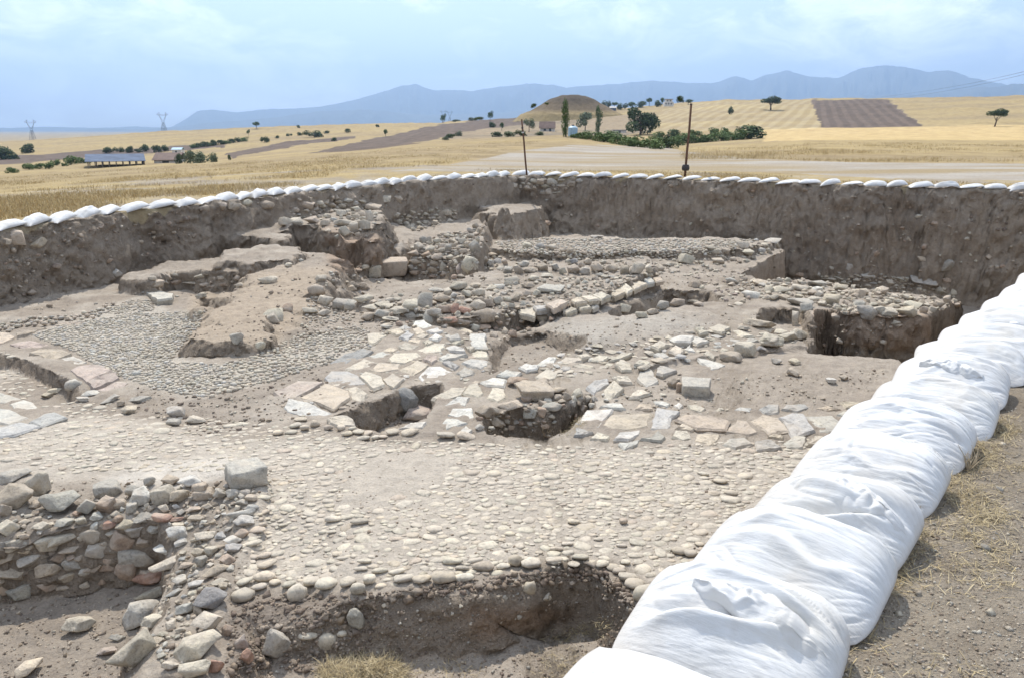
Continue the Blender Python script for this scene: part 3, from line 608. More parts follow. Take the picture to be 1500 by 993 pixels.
# ------------------------------------------------------------------ single loose stones
LOOSE = [
 (conv(150,793,4.967,[(215,830,330,290)])[0], 'c', 'large pale jagged boulder on the dirt near the bottom left, left of the short wall'),
 (conv(0,680,3.1725,[(370,750,140,90)])[0], 'c', 'pale pointed stone at the shadow edge on the floor of the square pit'),
 (conv(0,680,3.1725,[(140,955,120,75)])[0], 'y', 'yellowish flat stone at the very bottom left of the square pit floor'),
 (conv(0,680,3.1725,[(545,810,75,35)])[0], 'g', 'small flat grey stone just above the large pale boulder'),
 (conv(0,680,3.1725,[(495,872,90,45)])[0], 'p', 'reddish brown flat stone left of the large pale boulder'),
 (conv(330,650,2.896,[(215,865,115,150)])[0], 'g', 'cracked grey upright boulder standing in the near pit below the cobble edge'),
 (conv(330,650,2.896,[(355,815,90,50)])[0], 'c', 'flat pale stone between the cracked grey boulder and a round one'),
 (conv(330,650,2.896,[(432,850,85,88)])[0], 'c', 'rounded cream stone in the near pit, right of the cracked grey boulder'),
 (conv(330,650,2.896,[(555,757,68,108)])[0], 'g', 'grey wedge shaped stone leaning in the near pit with a long shadow'),
 (conv(330,650,2.896,[(495,810,42,32)])[0], 'c', 'small cream stone above the rounded one in the near pit'),
 (conv(150,793,4.967,[(1010,735,100,120)])[0], 'p', 'upper piece of a reddish split stone at the foot of the short wall'),
 (conv(150,793,4.967,[(1050,850,100,130)])[0], 'r', 'lower piece of a reddish split stone at the foot of the short wall'),
 (conv(330,650,2.896,[(1290,620,56,68)])[0], 'y', 'egg shaped stone sticking out of the near pit side under the cobbles'),
 (conv(840,460,4.967,[(890,548,205,135)])[0], 'g', 'large flat topped grey stone lying on bare earth above the slab row'),
 (conv(840,460,4.967,[(722,508,85,90)])[0], 't', 'upright tan stone just left of the large flat topped grey one'),
 (conv(840,460,4.967,[(772,540,50,80)])[0], 'n', 'narrow brown stone wedged beside the large flat topped grey one'),
 (conv(1080,500,4.967,[(415,152,85,55)])[0], 'y', 'small yellowish stone, upper of two on the bare earth right of centre'),
 (conv(1080,500,4.967,[(405,228,90,72)])[0], 'y', 'small yellowish stone, lower of two on the bare earth right of centre'),
 (conv(1080,500,4.967,[(285,150,80,55)])[0], 'g', 'low grey stone left of the two yellowish ones on bare earth'),
 (conv(1080,500,4.967,[(680,288,75,45)])[0], 'w', 'small white split stone between the yellowish ones and the white bags'),
 (conv(1080,500,4.967,[(778,268,60,50)])[0], 't', 'small tan stone nearest the deep brown sounding on bare earth'),
 (conv(400,460,4.967,[(1065,725,210,120)])[0], 'p', 'pinkish brown stone at the right end of the small pit amid the slabs'),
 (conv(0,440,4.967,[(535,622,112,92)])[0], 'g', 'smooth round grey-green cobble under the end of the reddish step slabs'),
 (conv(0,440,4.967,[(1280,812,125,90)])[0], 'w', 'white angular stone on dark earth left of the slab platform'),
 (conv(0,440,4.967,[(945,800,110,75)])[0], 'y', 'curved yellowish stone on dark earth right of the step slabs'),
 (conv(0,440,4.967,[(880,752,55,55)])[0], 't', 'small brown pebble above the curved yellowish stone'),
 (conv(0,440,4.967,[(1430,870,140,75)])[0], 'c', 'rough cream stone at the left end of the cobble kerb below the pebble floor'),
 (conv(100,360,4.967,[(335,205,100,65)])[0], 'w', 'white boulder on the left earth bench against the cut side'),
 (conv(100,360,4.967,[(1228,678,90,85)])[0], 'g', 'pale grey stone on the brow of the central earth mound above its shaded face'),
 (conv(100,360,4.967,[(1400,738,75,85)])[0], 'c', 'cream stone casting a dark shadow at the right foot of the central mound'),
 (conv(100,360,4.967,[(1480,530,110,95)])[0], 'c', 'pale stone half buried in the right flank of the central mound'),
 (conv(380,280,4.967,[(415,722,120,100)])[0], 't', 'round tan boulder at the top end of the central earth mound'),
 (conv(380,280,4.967,[(975,560,205,125)])[0], 't', 'big tan squared block left of the piled rubble wall'),
 (conv(380,280,4.967,[(840,588,90,90)])[0], 'c', 'leaning pale stone left of the big tan squared block'),
 (conv(380,280,4.967,[(755,562,90,50)])[0], 'y', 'low flat stone at the foot of the tall earth baulk'),
 (conv(380,280,4.967,[(670,712,80,50)])[0], 't', 'small stone on loose soil in the corner below the tall earth baulk'),
 (conv(1140,360,4.967,[(1200,145,150,115)])[0], 'g', 'pale tilted boulder lodged in the foot of the far right cut side'),
 (conv(0,300,3.0,[(30,0,1,1)])[0], None, None),
 (conv(760,320,4.967,[(565,140,95,35)])[0], 'g', 'flat grey stone lying in the shadow at the foot of the far cut side'),
 (conv(0,280,3.0,[(60,205,85,70)])[0], 't', 'brown boulder bedded at the top of the cut side, far left'),
 (conv(0,280,3.0,[(165,232,85,55)])[0], 'y', 'yellow wedge stone jutting from the cut side, far left'),
]
for r, c, lab in LOOSE:
    if lab is None: continue
    tag(put(None, 'cob' if 'round' in lab or 'egg' in lab or 'smooth' in lab else 'blk' if 'squared' in lab or 'flat topped' in lab[:24] else 'big', *r[:4], c, nm='loose_stone', tilt=rnd.uniform(-.1, .1)), lab, 'stone')
# ================================================================== slab platform and its pit
SP1 = wall('crazy paving of pale irregular slabs forming the platform in the middle of the site', (620, 540), 'paving', 'slab_paving')
slabs(SP1, 400, 460, 4.967, [['c',(680,150),(770,125),(835,150),(720,220),(690,200)],['d',(405,360),(520,290),(650,250),(730,265),(640,320),(510,395)],['c',(520,405),(660,310),(740,335),(760,350),(620,430)],['w',(690,300),(800,272),(860,290),(800,345),(740,330)],
 ['y',(690,410),(770,345),(930,360),(920,400),(780,425)],['c',(840,320),(880,280),(1050,275),(1090,310),(960,360),(860,350)],['y',(890,415),(1050,345),(1135,370),(1080,410),(960,465)],['w',(1055,460),(1130,375),(1220,370),(1330,420),(1180,500),(1080,500)],
 ['b',(375,470),(420,420),(540,410),(620,440),(680,500),(540,520),(400,500)],['c',(625,450),(670,410),(790,450),(820,510),(730,545),(690,500)],['c',(795,465),(870,430),(955,470),(880,540),(830,510)],['t',(195,600),(380,500),(550,560),(560,610),(440,690),(330,640)],
 ['c',(540,535),(600,515),(690,570),(640,640),(570,620)],['p',(0,560),(180,490),(370,500),(240,570),(90,625)],['w',(75,680),(110,620),(250,640),(440,710),(370,740),(230,750),(100,710)],['c',(390,750),(500,720),(580,750),(610,810),(480,815),(410,790)],
 ['w',(905,830),(1000,785),(1120,780),(1090,825)],['c',(1150,605),(1300,530),(1410,540),(1370,590),(1230,630)],['w',(1240,665),(1340,590),(1435,600),(1400,670)],['w',(1265,735),(1300,680),(1450,675),(1470,760),(1430,770)],['w',(1225,790),(1260,745),(1350,760),(1420,790),(1260,840)],['w',(1360,850),(1400,810),(1450,840),(1420,865)],
 ['y',(825,120),(930,105),(955,130),(900,150)],['w',(910,100),(960,80),(1010,100),(950,120)],['w',(1030,50),(1100,45),(1160,95),(1080,105),(1010,80)],['y',(1010,110),(1060,95),(1110,130),(1050,150)],['b',(915,165),(980,125),(1030,150),(980,185)],['y',(955,190),(1020,175),(1090,190),(1060,215)],
 ['c',(905,230),(960,205),(1080,225),(1000,265),(930,255)],['c',(1030,165),(1080,140),(1140,150),(1090,180)],['w',(1110,120),(1200,95),(1240,125),(1150,140)],['w',(1130,180),(1180,135),(1240,160),(1200,190)],['c',(1085,200),(1130,180),(1170,205),(1120,225)],['c',(1040,265),(1150,215),(1260,210),(1230,270),(1110,290)],
 ['g',(1245,140),(1350,130),(1370,180),(1290,190),(1250,170)],['c',(1280,205),(1350,180),(1390,190),(1330,215)],['y',(790,265),(850,240),(910,255),(870,280)]], th=.08, lift=.018)
slabs(SP1, 600, 460, 4.967, [['w',(408,180),(440,148),(555,150),(570,235),(450,230)],['c',(435,290),(480,245),(568,245),(570,315),(470,320)],['w',(372,355),(420,325),(570,325),(570,370),(520,400)],['w',(210,325),(270,270),(425,285),(340,320),(240,340)],['w',(250,250),(310,220),(400,240),(410,270),(290,270)],['c',(400,240),(440,230),(475,240),(440,260)],
 ['p',(95,320),(130,290),(200,295),(205,330),(160,360)],['g',(335,420),(400,375),(480,410),(450,450),(380,465)],['b',(230,345),(280,335),(370,370),(330,400)],['y',(260,105),(330,80),(400,100),(460,120),(440,150),(300,130)]], th=.10, lift=.025)
puts(SP1, 'big', conv(400, 460, 4.967, [(955,645,190,200,'d',-.5)]))
fill(SP1, [(420,565),(540,545),(560,520),(600,480),(700,470),(716,540),(690,570),(640,560),(560,565),(500,600),(430,600)], .07, 70, 'mid', flat=.25, rise=.1)
for r in conv(400,460,4.967,[(165,810,90,50),(230,830,60,50),(400,825,65,50),(310,800,70,60),(500,830,70,50),(575,835,60,40),(35,865,80,45),(130,862,90,30),(620,860,90,40),(680,870,90,40),(870,862,90,50),(1000,862,130,55),(1255,885,130,50),(1410,890,140,60),(200,770,90,40),(745,900,60,40),(540,870,80,50),(655,905,100,30),(800,895,70,35)]): put(SP1, 'cob', *r, rnd.choice('ccyt'), nm='kerb_cobble')
# rubble behind the second small pit
RW = wall('rubble and slabs around the small pit right of the slab platform', (780, 600), 'wall')
slabs(RW, 600, 460, 4.967, [['w',(510,485),(600,450),(710,470),(690,530),(560,515)],['c',(380,570),(430,510),(500,495),(540,570),(500,600)],['w',(630,435),(700,405),(820,420),(770,455)],['w',(790,380),(850,350),(940,365),(930,395),(850,415)],['c',(910,450),(1000,390),(1080,430),(1060,470),(960,485)],['w',(945,350),(1010,310),(1065,310),(1050,370),(1000,385)],['w',(1080,410),(1110,375),(1170,380),(1170,400)],['c',(1090,340),(1130,305),(1250,310),(1260,340),(1130,365)],['c',(1180,375),(1250,355),(1350,380),(1290,400)],['c',(565,600),(600,535),(690,540),(700,600),(640,635)]], th=.07, lift=.03)
puts(RW, 'big', conv(600, 460, 4.967, [(790,495,150,80,'n'),(905,577,290,150,'t'),(740,682,190,115,'t'),(545,722,140,110,'t'),(620,705,70,90,'t'),(625,785,170,90,'t',.5),(890,735,130,110,'g'),(1030,690,150,90,'g'),(1150,600,60,80,'t'),(1220,580,80,70,'c'),(1180,660,60,70,'g'),(1250,700,90,90,'t'),(660,810,60,60,'t'),(770,790,50,60,'g'),(710,780,40,50,'g'),(510,825,70,50,'g'),(590,835,70,40,'g'),(1090,560,100,60,'t'),(1085,610,60,60,'t'),(960,500,120,60,'t'),(850,620,80,60,'n'),(800,740,70,60,'n'),(960,720,70,80,'n'),(1110,680,70,60,'n'),(1290,620,70,60,'c')]))
fill(RW, [(700,605),(760,590),(870,577),(872,592),(845,612),(825,625),(735,628),(705,625)], .07, 50, 'mid', pool='tgn', asp=.75, sep=.7)
# ================================================================== slab rows on the right
SR = wall('row of large flat paving slabs edging the cobbled street on the right', (1000, 615), 'paving', 'slab_row')
slabs(SR, 840, 460, 4.967, [['w',(5,795),(95,695),(290,690),(185,830)],['y',(205,800),(275,725),(575,718),(550,815),(390,840),(280,830)],['b',(557,830),(610,678),(775,705),(685,832)],['t',(740,760),(800,725),(1000,730),(1140,770),(1110,840),(900,830)],['t',(1105,860),(1190,760),(1260,770),(1340,860),(1280,880)],['b',(0,880),(20,815),(150,855),(60,880)],['c',(120,900),(170,855),(265,885),(250,910)],
 ['w',(290,905),(330,855),(490,840),(480,870),(400,910)],['w',(325,935),(420,925),(485,910),(470,940),(370,985)],['g',(485,900),(560,895),(620,845),(670,890),(640,920)],['c',(715,885),(740,845),(830,845),(860,900),(800,920)],['t',(880,920),(900,865),(1070,870),(1050,920),(1000,955)],['y',(730,835),(790,790),(880,830),(860,845)],['g',(1080,945),(1130,905),(1250,895),(1310,935),(1180,970)],
 ['w',(190,665),(250,645),(350,645),(385,685),(290,680)],['t',(445,690),(480,650),(560,650),(580,690)],['w',(575,630),(650,632),(705,650),(680,670),(600,650)],['w',(730,660),(770,640),(800,660),(770,690)],['c',(830,660),(890,655),(965,685),(930,710),(850,690)],['c',(1030,700),(1060,675),(1100,690),(1050,720)],['w',(1165,700),(1200,680),(1300,680),(1290,710)]], th=.06, lift=.018, tilt=.015)
slabs(SR, 1080, 500, 4.967, [['t',(85,570),(180,525),(300,545),(380,650),(240,680),(200,640)],['b',(300,550),(400,515),(480,515),(570,645),(430,690),(390,680),(350,610)],['g',(500,530),(690,520),(790,600),(700,660),(600,670),(540,600)],['g',(330,740),(420,680),(505,690),(480,770),(360,770)],['g',(130,720),(250,710),(330,770),(140,785)],['c',(510,750),(560,680),(660,690),(640,740)],['b',(150,490),(220,452),(305,455),(300,520),(200,520)],['b',(315,490),(350,460),(500,455),(530,480),(440,505)],['y',(745,435),(820,432),(980,460),(940,488),(790,478)],['g',(720,530),(770,505),(910,530),(830,560)],['t',(570,490),(650,465),(760,490),(650,500)],['y',(220,690),(260,665),(340,685),(330,700)]], th=.06, lift=.018, tilt=.015)
SB = wall('band of flat broken slabs crossing bare earth below the grey mound', (1000, 520), 'paving', 'slab_band')
slabs(SB, 840, 460, 4.967, [['c',(215,560),(300,492),(370,540),(270,612),(225,590)],['b',(90,530),(150,490),(250,465),(265,500),(150,570)],['c',(280,450),(400,445),(430,490),(330,490)],['c',(400,600),(460,535),(500,535),(565,580),(480,605)],['g',(460,460),(500,380),(560,400),(620,490),(530,525)],['g',(600,430),(610,360),(660,365),(755,410),(650,445)],['w',(580,290),(650,265),(700,305),(640,325)],['w',(890,310),(1040,335),(1110,370),(1060,405),(1000,415)],
 ['c',(945,290),(980,268),(1035,300),(1020,320)],['c',(440,360),(480,330),(560,340),(540,370)],['c',(300,360),(340,330),(420,360),(430,400),(350,400)],['c',(0,370),(70,360),(150,370),(130,400)],['c',(560,230),(630,188),(700,215),(620,250)],['c',(880,100),(940,95),(985,130),(920,135)],['c',(980,100),(1060,62),(1145,95),(1080,140),(1010,120)],['y',(1160,85),(1300,65),(1470,95),(1430,120),(1250,95)],['g',(1240,190),(1290,165),(1350,190),(1290,210)],['w',(700,180),(790,140),(880,150),(850,200),(740,200)],['w',(820,190),(900,160),(990,190),(900,220)],['c',(690,270),(740,230),(810,250),(780,290)],['w',(800,260),(850,225),(890,270)],['c',(1130,120),(1200,115),(1320,160),(1220,165)],['c',(20,300),(90,275),(130,300),(60,325)],['c',(130,330),(180,290),(260,300),(220,345)],['c',(250,320),(350,280),(440,295),(350,320)]], th=.08, lift=.035, tilt=.06)
puts(SB, 'big', conv(840, 460, 4.967, [(1250,258,145,105,'c'),(1145,316,150,82,'t'),(1365,260,80,50,'d'),(780,312,90,45,'b'),(820,340,70,32,'b'),(1445,200,170,120,'c'),(1240,105,90,40,'c'),(380,385,90,50,'t'),(650,587,55,28,'c'),(770,437,35,20,'y')]))
puts(SB, 'big', conv(1000, 340, 4.967, [(860,752,165,95,'c'),(765,765,140,95,'c'),(632,802,160,100,'c'),(560,675,230,55,'y'),(700,735,120,40,'c')]))
fill(SB, [(790,530),(860,510),(960,495),(1020,480),(1180,485),(1185,500),(1080,512),(1010,520),(950,540),(870,545),(800,560)], .12, 130, 'mid', flat=.28, rise=.12, pool='ccccwwgy', sep=.72)
fill(SB, [(880,540),(960,520),(1000,560),(960,600),(880,590)], .05, 30, 'low')
# slabs and steps on the left
SL_ = wall('pale blue-grey slabs lying flush at the left edge of the street', (60, 610), 'paving', 'slab_paving')
slabs(SL_, 0, 440, 4.967, [['g',(-150,760),(-60,690),(0,665),(80,690),(160,715),(80,745),(0,745)],['w',(70,750),(170,722),(240,740),(315,800),(200,830),(100,800)],['w',(-150,860),(-40,780),(70,790),(120,810),(210,850),(60,900),(0,890)],['b',(210,880),(320,820),(400,805),(490,845),(300,915)],['b',(-150,990),(-20,920),(150,880),(300,915),(100,980),(0,990)]], th=.05, lift=.02, tilt=.01)
ST = wall('curving line of worn reddish step slabs beside the pebble floor, far left', (110, 530), 'steps', 'step_kerb')
slabs(ST, 0, 440, 4.967, [['t',(-100,290),(0,235),(60,225),(110,265),(20,310),(-60,320)],['p',(70,320),(200,285),(350,325),(340,345),(200,365)],['t',(210,375),(300,350),(450,355),(525,390),(370,430)],['g',(385,430),(430,400),(530,395),(635,455),(490,495)],['p',(505,500),(560,465),(750,465),(820,500),(630,590),(560,550)],['p',(630,590),(720,540),(850,510),(870,560),(680,650)],['p',(690,655),(870,575),(940,600),(820,690)],['t',(110,240),(250,205),(340,195),(200,245),(120,260)],['t',(370,185),(480,155),(640,155),(560,180)]], th=.15, lift=.02, tilt=.01)
puts(ST, 'big', conv(0, 440, 4.967, [(345,695,80,50,'y'),(410,660,120,45,'y'),(660,682,120,42,'w'),(600,722,90,45,'w'),(1020,727,160,50,'g'),(800,725,140,40,'g'),(1260,890,110,65,'g')]))
t = slab(None, [(100+a/4.967, 360+b/4.967) for a, b in [(565,335),(650,318),(765,350),(755,385),(650,400)]], .14, 'g', lift=.1); t.name = 'loose_slab'; tag(t, 'thick grey slab tipped on the earth between bench wall and pebble floor', 'stone')
BW = wall('low rubble face with rounded stones under the left earth bench', (280, 410))
puts(BW, 'mid', conv(100, 360, 4.967, [(720,235,70,50),(775,272,90,50,'n'),(835,235,60,50,'t'),(890,220,40,40,'t'),(955,230,80,50,'c'),(895,275,120,52,'c'),(640,285,120,60,'t'),(610,240,60,40,'c'),(1000,290,80,40,'t'),(780,215,50,30),(1060,250,60,50,'t'),(1110,240,50,40,'t'),(1180,235,40,50,'t'),(1230,240,50,50,'n'),(1130,290,60,40,'n'),(1240,290,60,40,'t'),(965,372,80,60,'c'),(700,275,60,40,'t'),(1050,300,50,30,'t')]))
# ================================================================== middle rubble walls
MB = wall('rough stones capping the front of the tall earth baulk, left of centre', (520, 350))
puts(MB, 'mid', conv(380, 280, 4.967, [(190,225,100,75,'c'),(275,235,110,85,'c'),(335,100,130,70,'t'),(620,305,90,95,'c'),(605,235,120,60,'c'),(595,165,80,60,'c'),(480,235,80,60,'t'),(685,265,70,95,'c'),(765,250,90,90,'c'),(800,185,60,90,'c'),(745,175,70,60,'t'),(700,190,70,50),(655,195,50,40),(640,75,80,40),(690,90,60,40),(740,80,70,30),(825,120,120,60,'t'),(380,215,110,70,'t'),(490,185,60,40),(495,295,60,40),(565,335,40,40),(450,110,80,40),(520,110,80,40),(600,110,60,40),(540,210,60,40),(430,90,80,40),(700,130,70,40),(570,80,60,40)]))
fill(MB, [(415,322),(430,305),(470,293),(545,298),(556,308),(550,335),(520,345),(495,335),(470,325)], .16, 60, 'mid', sep=.75, pool='ccttg')
t = put(None, 'mid', *conv(380,280,4.967,[(905,62,110,65)])[0][:4], 'c', nm='loose_stone'); tag(t, 'pale stone standing on a pedestal of earth behind the tall baulk', 'stone')
t = put(None, 'mid', *conv(380,280,4.967,[(1010,65,60,75)])[0][:4], 't', nm='loose_stone', tilt=.6); tag(t, 'thin leaning stone beside the pedestal stone behind the tall baulk', 'stone')
RB = wall('low row of pale stones on the raised bench behind the tall baulk', (620, 325))
fill(RB, [(572,312),(600,312),(640,306),(668,308),(668,322),(640,332),(612,340),(590,332),(575,325)], .2, 60, 'mid', sep=.66, pool='cctty', asp=.8)
PW = wall('tall heap-like end of a rubble wall with stacked rounded stones, centre', (640, 390))
puts(PW, 'mid', conv(560, 320, 4.967, [(265,215,75,80),(300,160,60,60,'g'),(335,160,50,60,'g'),(345,225,75,60,'c'),(225,260,90,60,'t'),(320,270,80,60,'n'),(245,315,100,50,'t'),(395,280,80,45,'t'),(205,360,50,50,'g'),(305,355,70,70,'n'),(385,330,75,50,'t'),(370,380,80,60,'t'),(450,360,70,90,'c'),(510,380,40,60,'t'),(570,370,70,80,'p'),(632,350,120,150,'c'),(570,425,80,40,'t'),(370,425,70,30,'n'),(240,400,90,50,'n'),(480,215,50,60,'g'),(435,235,60,40),(405,170,70,50),(510,170,60,40),(580,165,60,50,'c'),(615,200,55,60,'y'),(670,215,80,110,'g'),(590,245,60,50,'t'),(545,260,50,40),(490,290,60,50),(550,295,60,40,'y'),(530,325,60,50),(470,130,50,40),(540,110,60,40),(600,110,60,40),(640,90,50,40),(680,60,50,50),(700,100,50,60),(640,130,60,40),(700,160,40,40),(675,330,60,50),(450,410,60,50,'n'),(520,430,50,40,'n')]))
fill(PW, [(602,364),(625,350),(700,332),(708,345),(704,366),(690,378),(690,400),(620,402),(602,398)], .14, 120, 'mid', sep=.62, pool='ccttgg', asp=.8)
FW_ = wall('long low wall of rounded stones edging the far pebble terrace', (860, 395))
puts(FW_, 'mid', conv(560, 320, 4.967, [(745,300,60,50),(785,330,50,60),(840,315,60,50),(890,320,50,60),(915,380,70,60),(990,380,80,80,'t'),(1035,335,70,50,'g'),(1075,380,90,50,'t'),(860,365,50,40),(790,270,120,40,'t')]))
puts(FW_, 'mid', conv(760, 320, 4.967, [(170,360,80,70,'t'),(265,360,60,60),(320,390,60,60),(395,375,90,80,'t'),(475,390,80,70,'g'),(565,365,90,80,'t'),(500,320,60,60,'t'),(675,370,90,70,'t'),(770,380,70,80,'t'),(860,370,120,110,'c'),(945,370,60,70,'c'),(1020,370,80,70,'t'),(400,315,60,50,'d'),(455,345,50,50),(90,380,80,50,'t'),(30,340,70,50,'g'),(15,385,50,60,'t'),(590,415,80,40,'g'),(680,430,80,30,'g'),(1220,300,120,90,'c'),(1450,315,100,60,'y'),(60,200,60,50,'c'),(160,205,80,60,'w'),(240,215,80,60,'c'),(330,235,60,40,'t'),(375,240,50,50,'t')]))
puts(FW_, 'mid', conv(1000, 340, 4.967, [(655,65,110,40,'g'),(440,100,90,70,'c'),(460,150,120,50,'c'),(570,140,60,50,'w'),(600,100,60,40,'c'),(685,100,50,40,'c'),(630,140,50,50,'c'),(200,120,80,50),(310,140,70,50),(370,200,60,40,'t'),(240,150,60,50)]))
fill(FW_, [(705,378),(740,368),(860,378),(960,372),(1060,365),(1140,352),(1142,366),(1095,384),(1060,395),(1020,402),(960,404),(860,404),(760,400),(705,396)], .12, 170, 'mid', sep=.66, pool='ccctty', asp=.8)
MW = wall('curving rubble retaining wall across the centre with a reddish patch', (720, 470))
puts(MW, 'mid', conv(560, 320, 4.967, [(550,500,140,80,'c'),(675,490,90,40),(610,555,80,70,'c'),(700,545,100,80,'c'),(790,510,90,50,'c'),(850,500,90,40,'w'),(940,455,110,70,'c'),(390,525,120,50,'g'),(310,600,120,115,'g'),(430,585,130,90,'t'),(200,640,125,100,'c'),(115,675,130,60,'c'),(30,640,100,40),(375,690,110,80,'g'),(340,725,90,100,'g'),(465,665,110,80,'n'),(270,710,100,40,'g'),(690,640,120,90,'c'),(770,620,90,80,'t'),(845,605,70,80,'g'),(910,590,70,50,'c'),(970,580,90,80,'t'),(1050,550,90,70,'t'),(1120,550,60,60,'c'),(600,675,110,70,'r'),(530,665,60,90,'r'),(630,605,60,40),(740,720,190,125,'t'),(590,755,110,70,'t'),(680,800,70,70,'g'),(740,795,100,50,'n'),(490,750,110,70,'r'),(60,740,120,50,'c'),(30,790,90,40,'g'),(1070,490,80,50,'t'),(1200,420,90,40,'c'),(1030,490,50,40),(520,565,50,50,'w'),(510,600,40,30),(940,640,50,50,'c'),(1220,520,200,70,'g'),(1100,440,80,50,'c'),(1180,700,145,110,'c')]))
puts(MW, 'mid', conv(380, 280, 4.967, [(450,640,80,60),(480,800,120,90,'c'),(370,875,110,60,'c'),(585,830,110,100,'g'),(670,840,110,100,'g'),(475,890,100,60,'c'),(760,790,140,70,'c'),(820,860,150,80,'c'),(900,900,130,80,'g'),(900,830,130,40,'c'),(1010,870,130,60,'c'),(790,920,110,80,'t'),(965,935,100,50,'g'),(210,540,60,35,'c'),(60,650,140,70,'c'),(100,910,150,100,'c'),(205,850,80,60,'n'),(930,980,90,40)]))
slabs(MW, 560, 320, 4.967, [['c',(945,650),(1080,640),(1130,665),(1110,710),(1010,690)],['w',(1095,635),(1200,630),(1260,650),(1120,660)],['t',(1190,620),(1300,590),(1350,610),(1250,650)],['c',(1310,670),(1380,640),(1420,665),(1340,690)],['y',(1370,600),(1440,565),(1490,600),(1400,620)]], th=.1, lift=.03)
slabs(MW, 760, 320, 4.967, [['c',(440,560),(520,550),(590,590),(510,600)],['c',(530,555),(600,535),(670,560),(600,590)],['y',(640,530),(720,510),(770,540),(700,565)],['c',(690,490),(780,480),(830,510),(790,540)],['y',(790,475),(880,460),(940,475),(840,515)],['w',(890,435),(960,430),(990,460),(930,470)],['t',(950,420),(1010,410),(1055,450),(1000,460)],['c',(395,640),(470,610),(530,640),(450,660)],['w',(500,615),(560,605),(585,635),(540,650)],['c',(320,680),(370,645),(425,660),(360,685)],['y',(380,600),(430,570),(490,600),(420,620)]], th=.1, lift=.03)
fill(MW, [(470,440),(545,450),(560,466),(620,463),(650,476),(720,468),(790,452),(870,448),(960,412),(950,402),(900,405),(760,412),(700,420),(660,426),(600,440),(520,445)], .10, 200, 'mid', sep=.68, pool='cccttg')
fill(MW, [(540,452),(640,470),(716,470),(790,456),(812,470),(780,488),(740,498),(690,492),(640,486),(560,474)], .12, 50, 'mid', sep=.66, pool='ttgn', asp=.8)
RG = wall('loose ring of boulders around the shallow hollow right of centre', (980, 455), 'stones', 'boulder_ring')
puts(RG, 'mid', conv(760, 320, 4.967, [(760,660,115,85,'c'),(690,590,50,60,'c'),(890,705,95,62,'c'),(975,685,90,62,'t'),(1045,640,90,85,'g'),(1150,620,110,75,'t'),(1270,610,80,40,'c'),(1305,630,75,42,'t'),(1280,485,90,60,'t')]))
fill(RG, [(1000,400),(1060,395),(1090,400),(1110,430),(1080,455),(1050,440),(1000,418)], .08, 90, 'mid', sep=.7, pool='ccttp')
RP = wall('broad rubble platform with stones along its lip above the brown sounding, right', (1280, 440), 'wall')
puts(RP, 'mid', conv(1000, 340, 4.967, [(365,360,110,60,'w'),(565,370,110,50,'y'),(580,390,60,40),(500,460,130,60,'w'),(450,385,50,40,'t'),(710,420,140,60,'c'),(850,410,130,60,'c'),(970,425,90,50,'w'),(670,480,80,50,'c'),(740,480,80,50,'y'),(980,380,130,60,'g'),(1070,345,110,40,'c'),(1150,345,100,30),(1340,330,110,60,'g'),(1150,410,100,60,'y'),(1290,440,110,60,'y'),(1440,430,110,70,'t'),(960,490,110,40,'c'),(1080,500,120,100,'y'),(850,515,190,75,'g'),(900,560,90,90,'g'),(1280,520,90,60,'g'),(1340,590,140,120,'g'),(1440,580,110,80,'c'),(1120,630,80,90,'t'),(820,640,50,130,'c')]))
puts(RP, 'mid', conv(1140, 360, 4.967, [(785,490,150,75,'c'),(935,490,140,115,'y'),(975,435,120,60,'c'),(585,430,90,60,'g'),(845,440,90,40,'y'),(745,335,110,60,'y'),(600,350,80,70,'t'),(800,270,90,60,'c'),(640,225,70,50,'g'),(655,255,70,40,'t'),(690,275,60,30),(1160,330,110,70,'c'),(1120,320,60,30),(1270,345,60,60,'c'),(1230,400,60,80,'t'),(1280,440,80,60,'n'),(1170,430,80,60,'t'),(1120,470,60,50,'c'),(1060,470,60,60,'t'),(1030,400,60,50,'t'),(920,375,60,50,'c')]))
fill(RP, [(1060,410),(1110,410),(1200,406),(1260,402),(1330,408),(1395,426),(1402,440),(1352,466),(1300,464),(1240,460),(1180,440),(1100,440)], .13, 260, 'mid', sep=.68, pool='cccttyy', asp=.7)
RS = wall('stones fallen in the dark trench beyond the rubble platform, far right', (1250, 395), 'stones', 'fallen_stones')
puts(RS, 'mid', conv(1140, 360, 4.967, [(1060,260,190,60,'g'),(440,200,80,50,'g'),(510,160,60,65,'g'),(300,215,40,40,'g'),(150,210,80,50,'n'),(1225,255,60,40,'n'),(390,165,40,30,'g'),(740,210,50,25,'g'),(870,240,120,40,'g'),(1040,100,80,50,'t')]))
# stones stuck in the far cut side
CS = wall('patch of masonry showing in the top of the far cut side, centre', (790, 275), 'wall')
fill(CS, [(742,262),(860,262),(838,272),(830,284),(800,284),(770,276),(748,272)], .3, 34, 'mid', sep=.7, pool='cttg', asp=.7)
S2 = wall('stones set in the earth along the rim, left of the tall baulk', (360, 300), 'stones', 'rim_stones')
puts(S2, 'mid', [(342,303,22,16,'t'),(322,302,20,13,'t'),(388,302,26,14,'t'),(298,306,18,12,'t'),(362,298,16,11,'c'),(8,355,16,12,'t')])
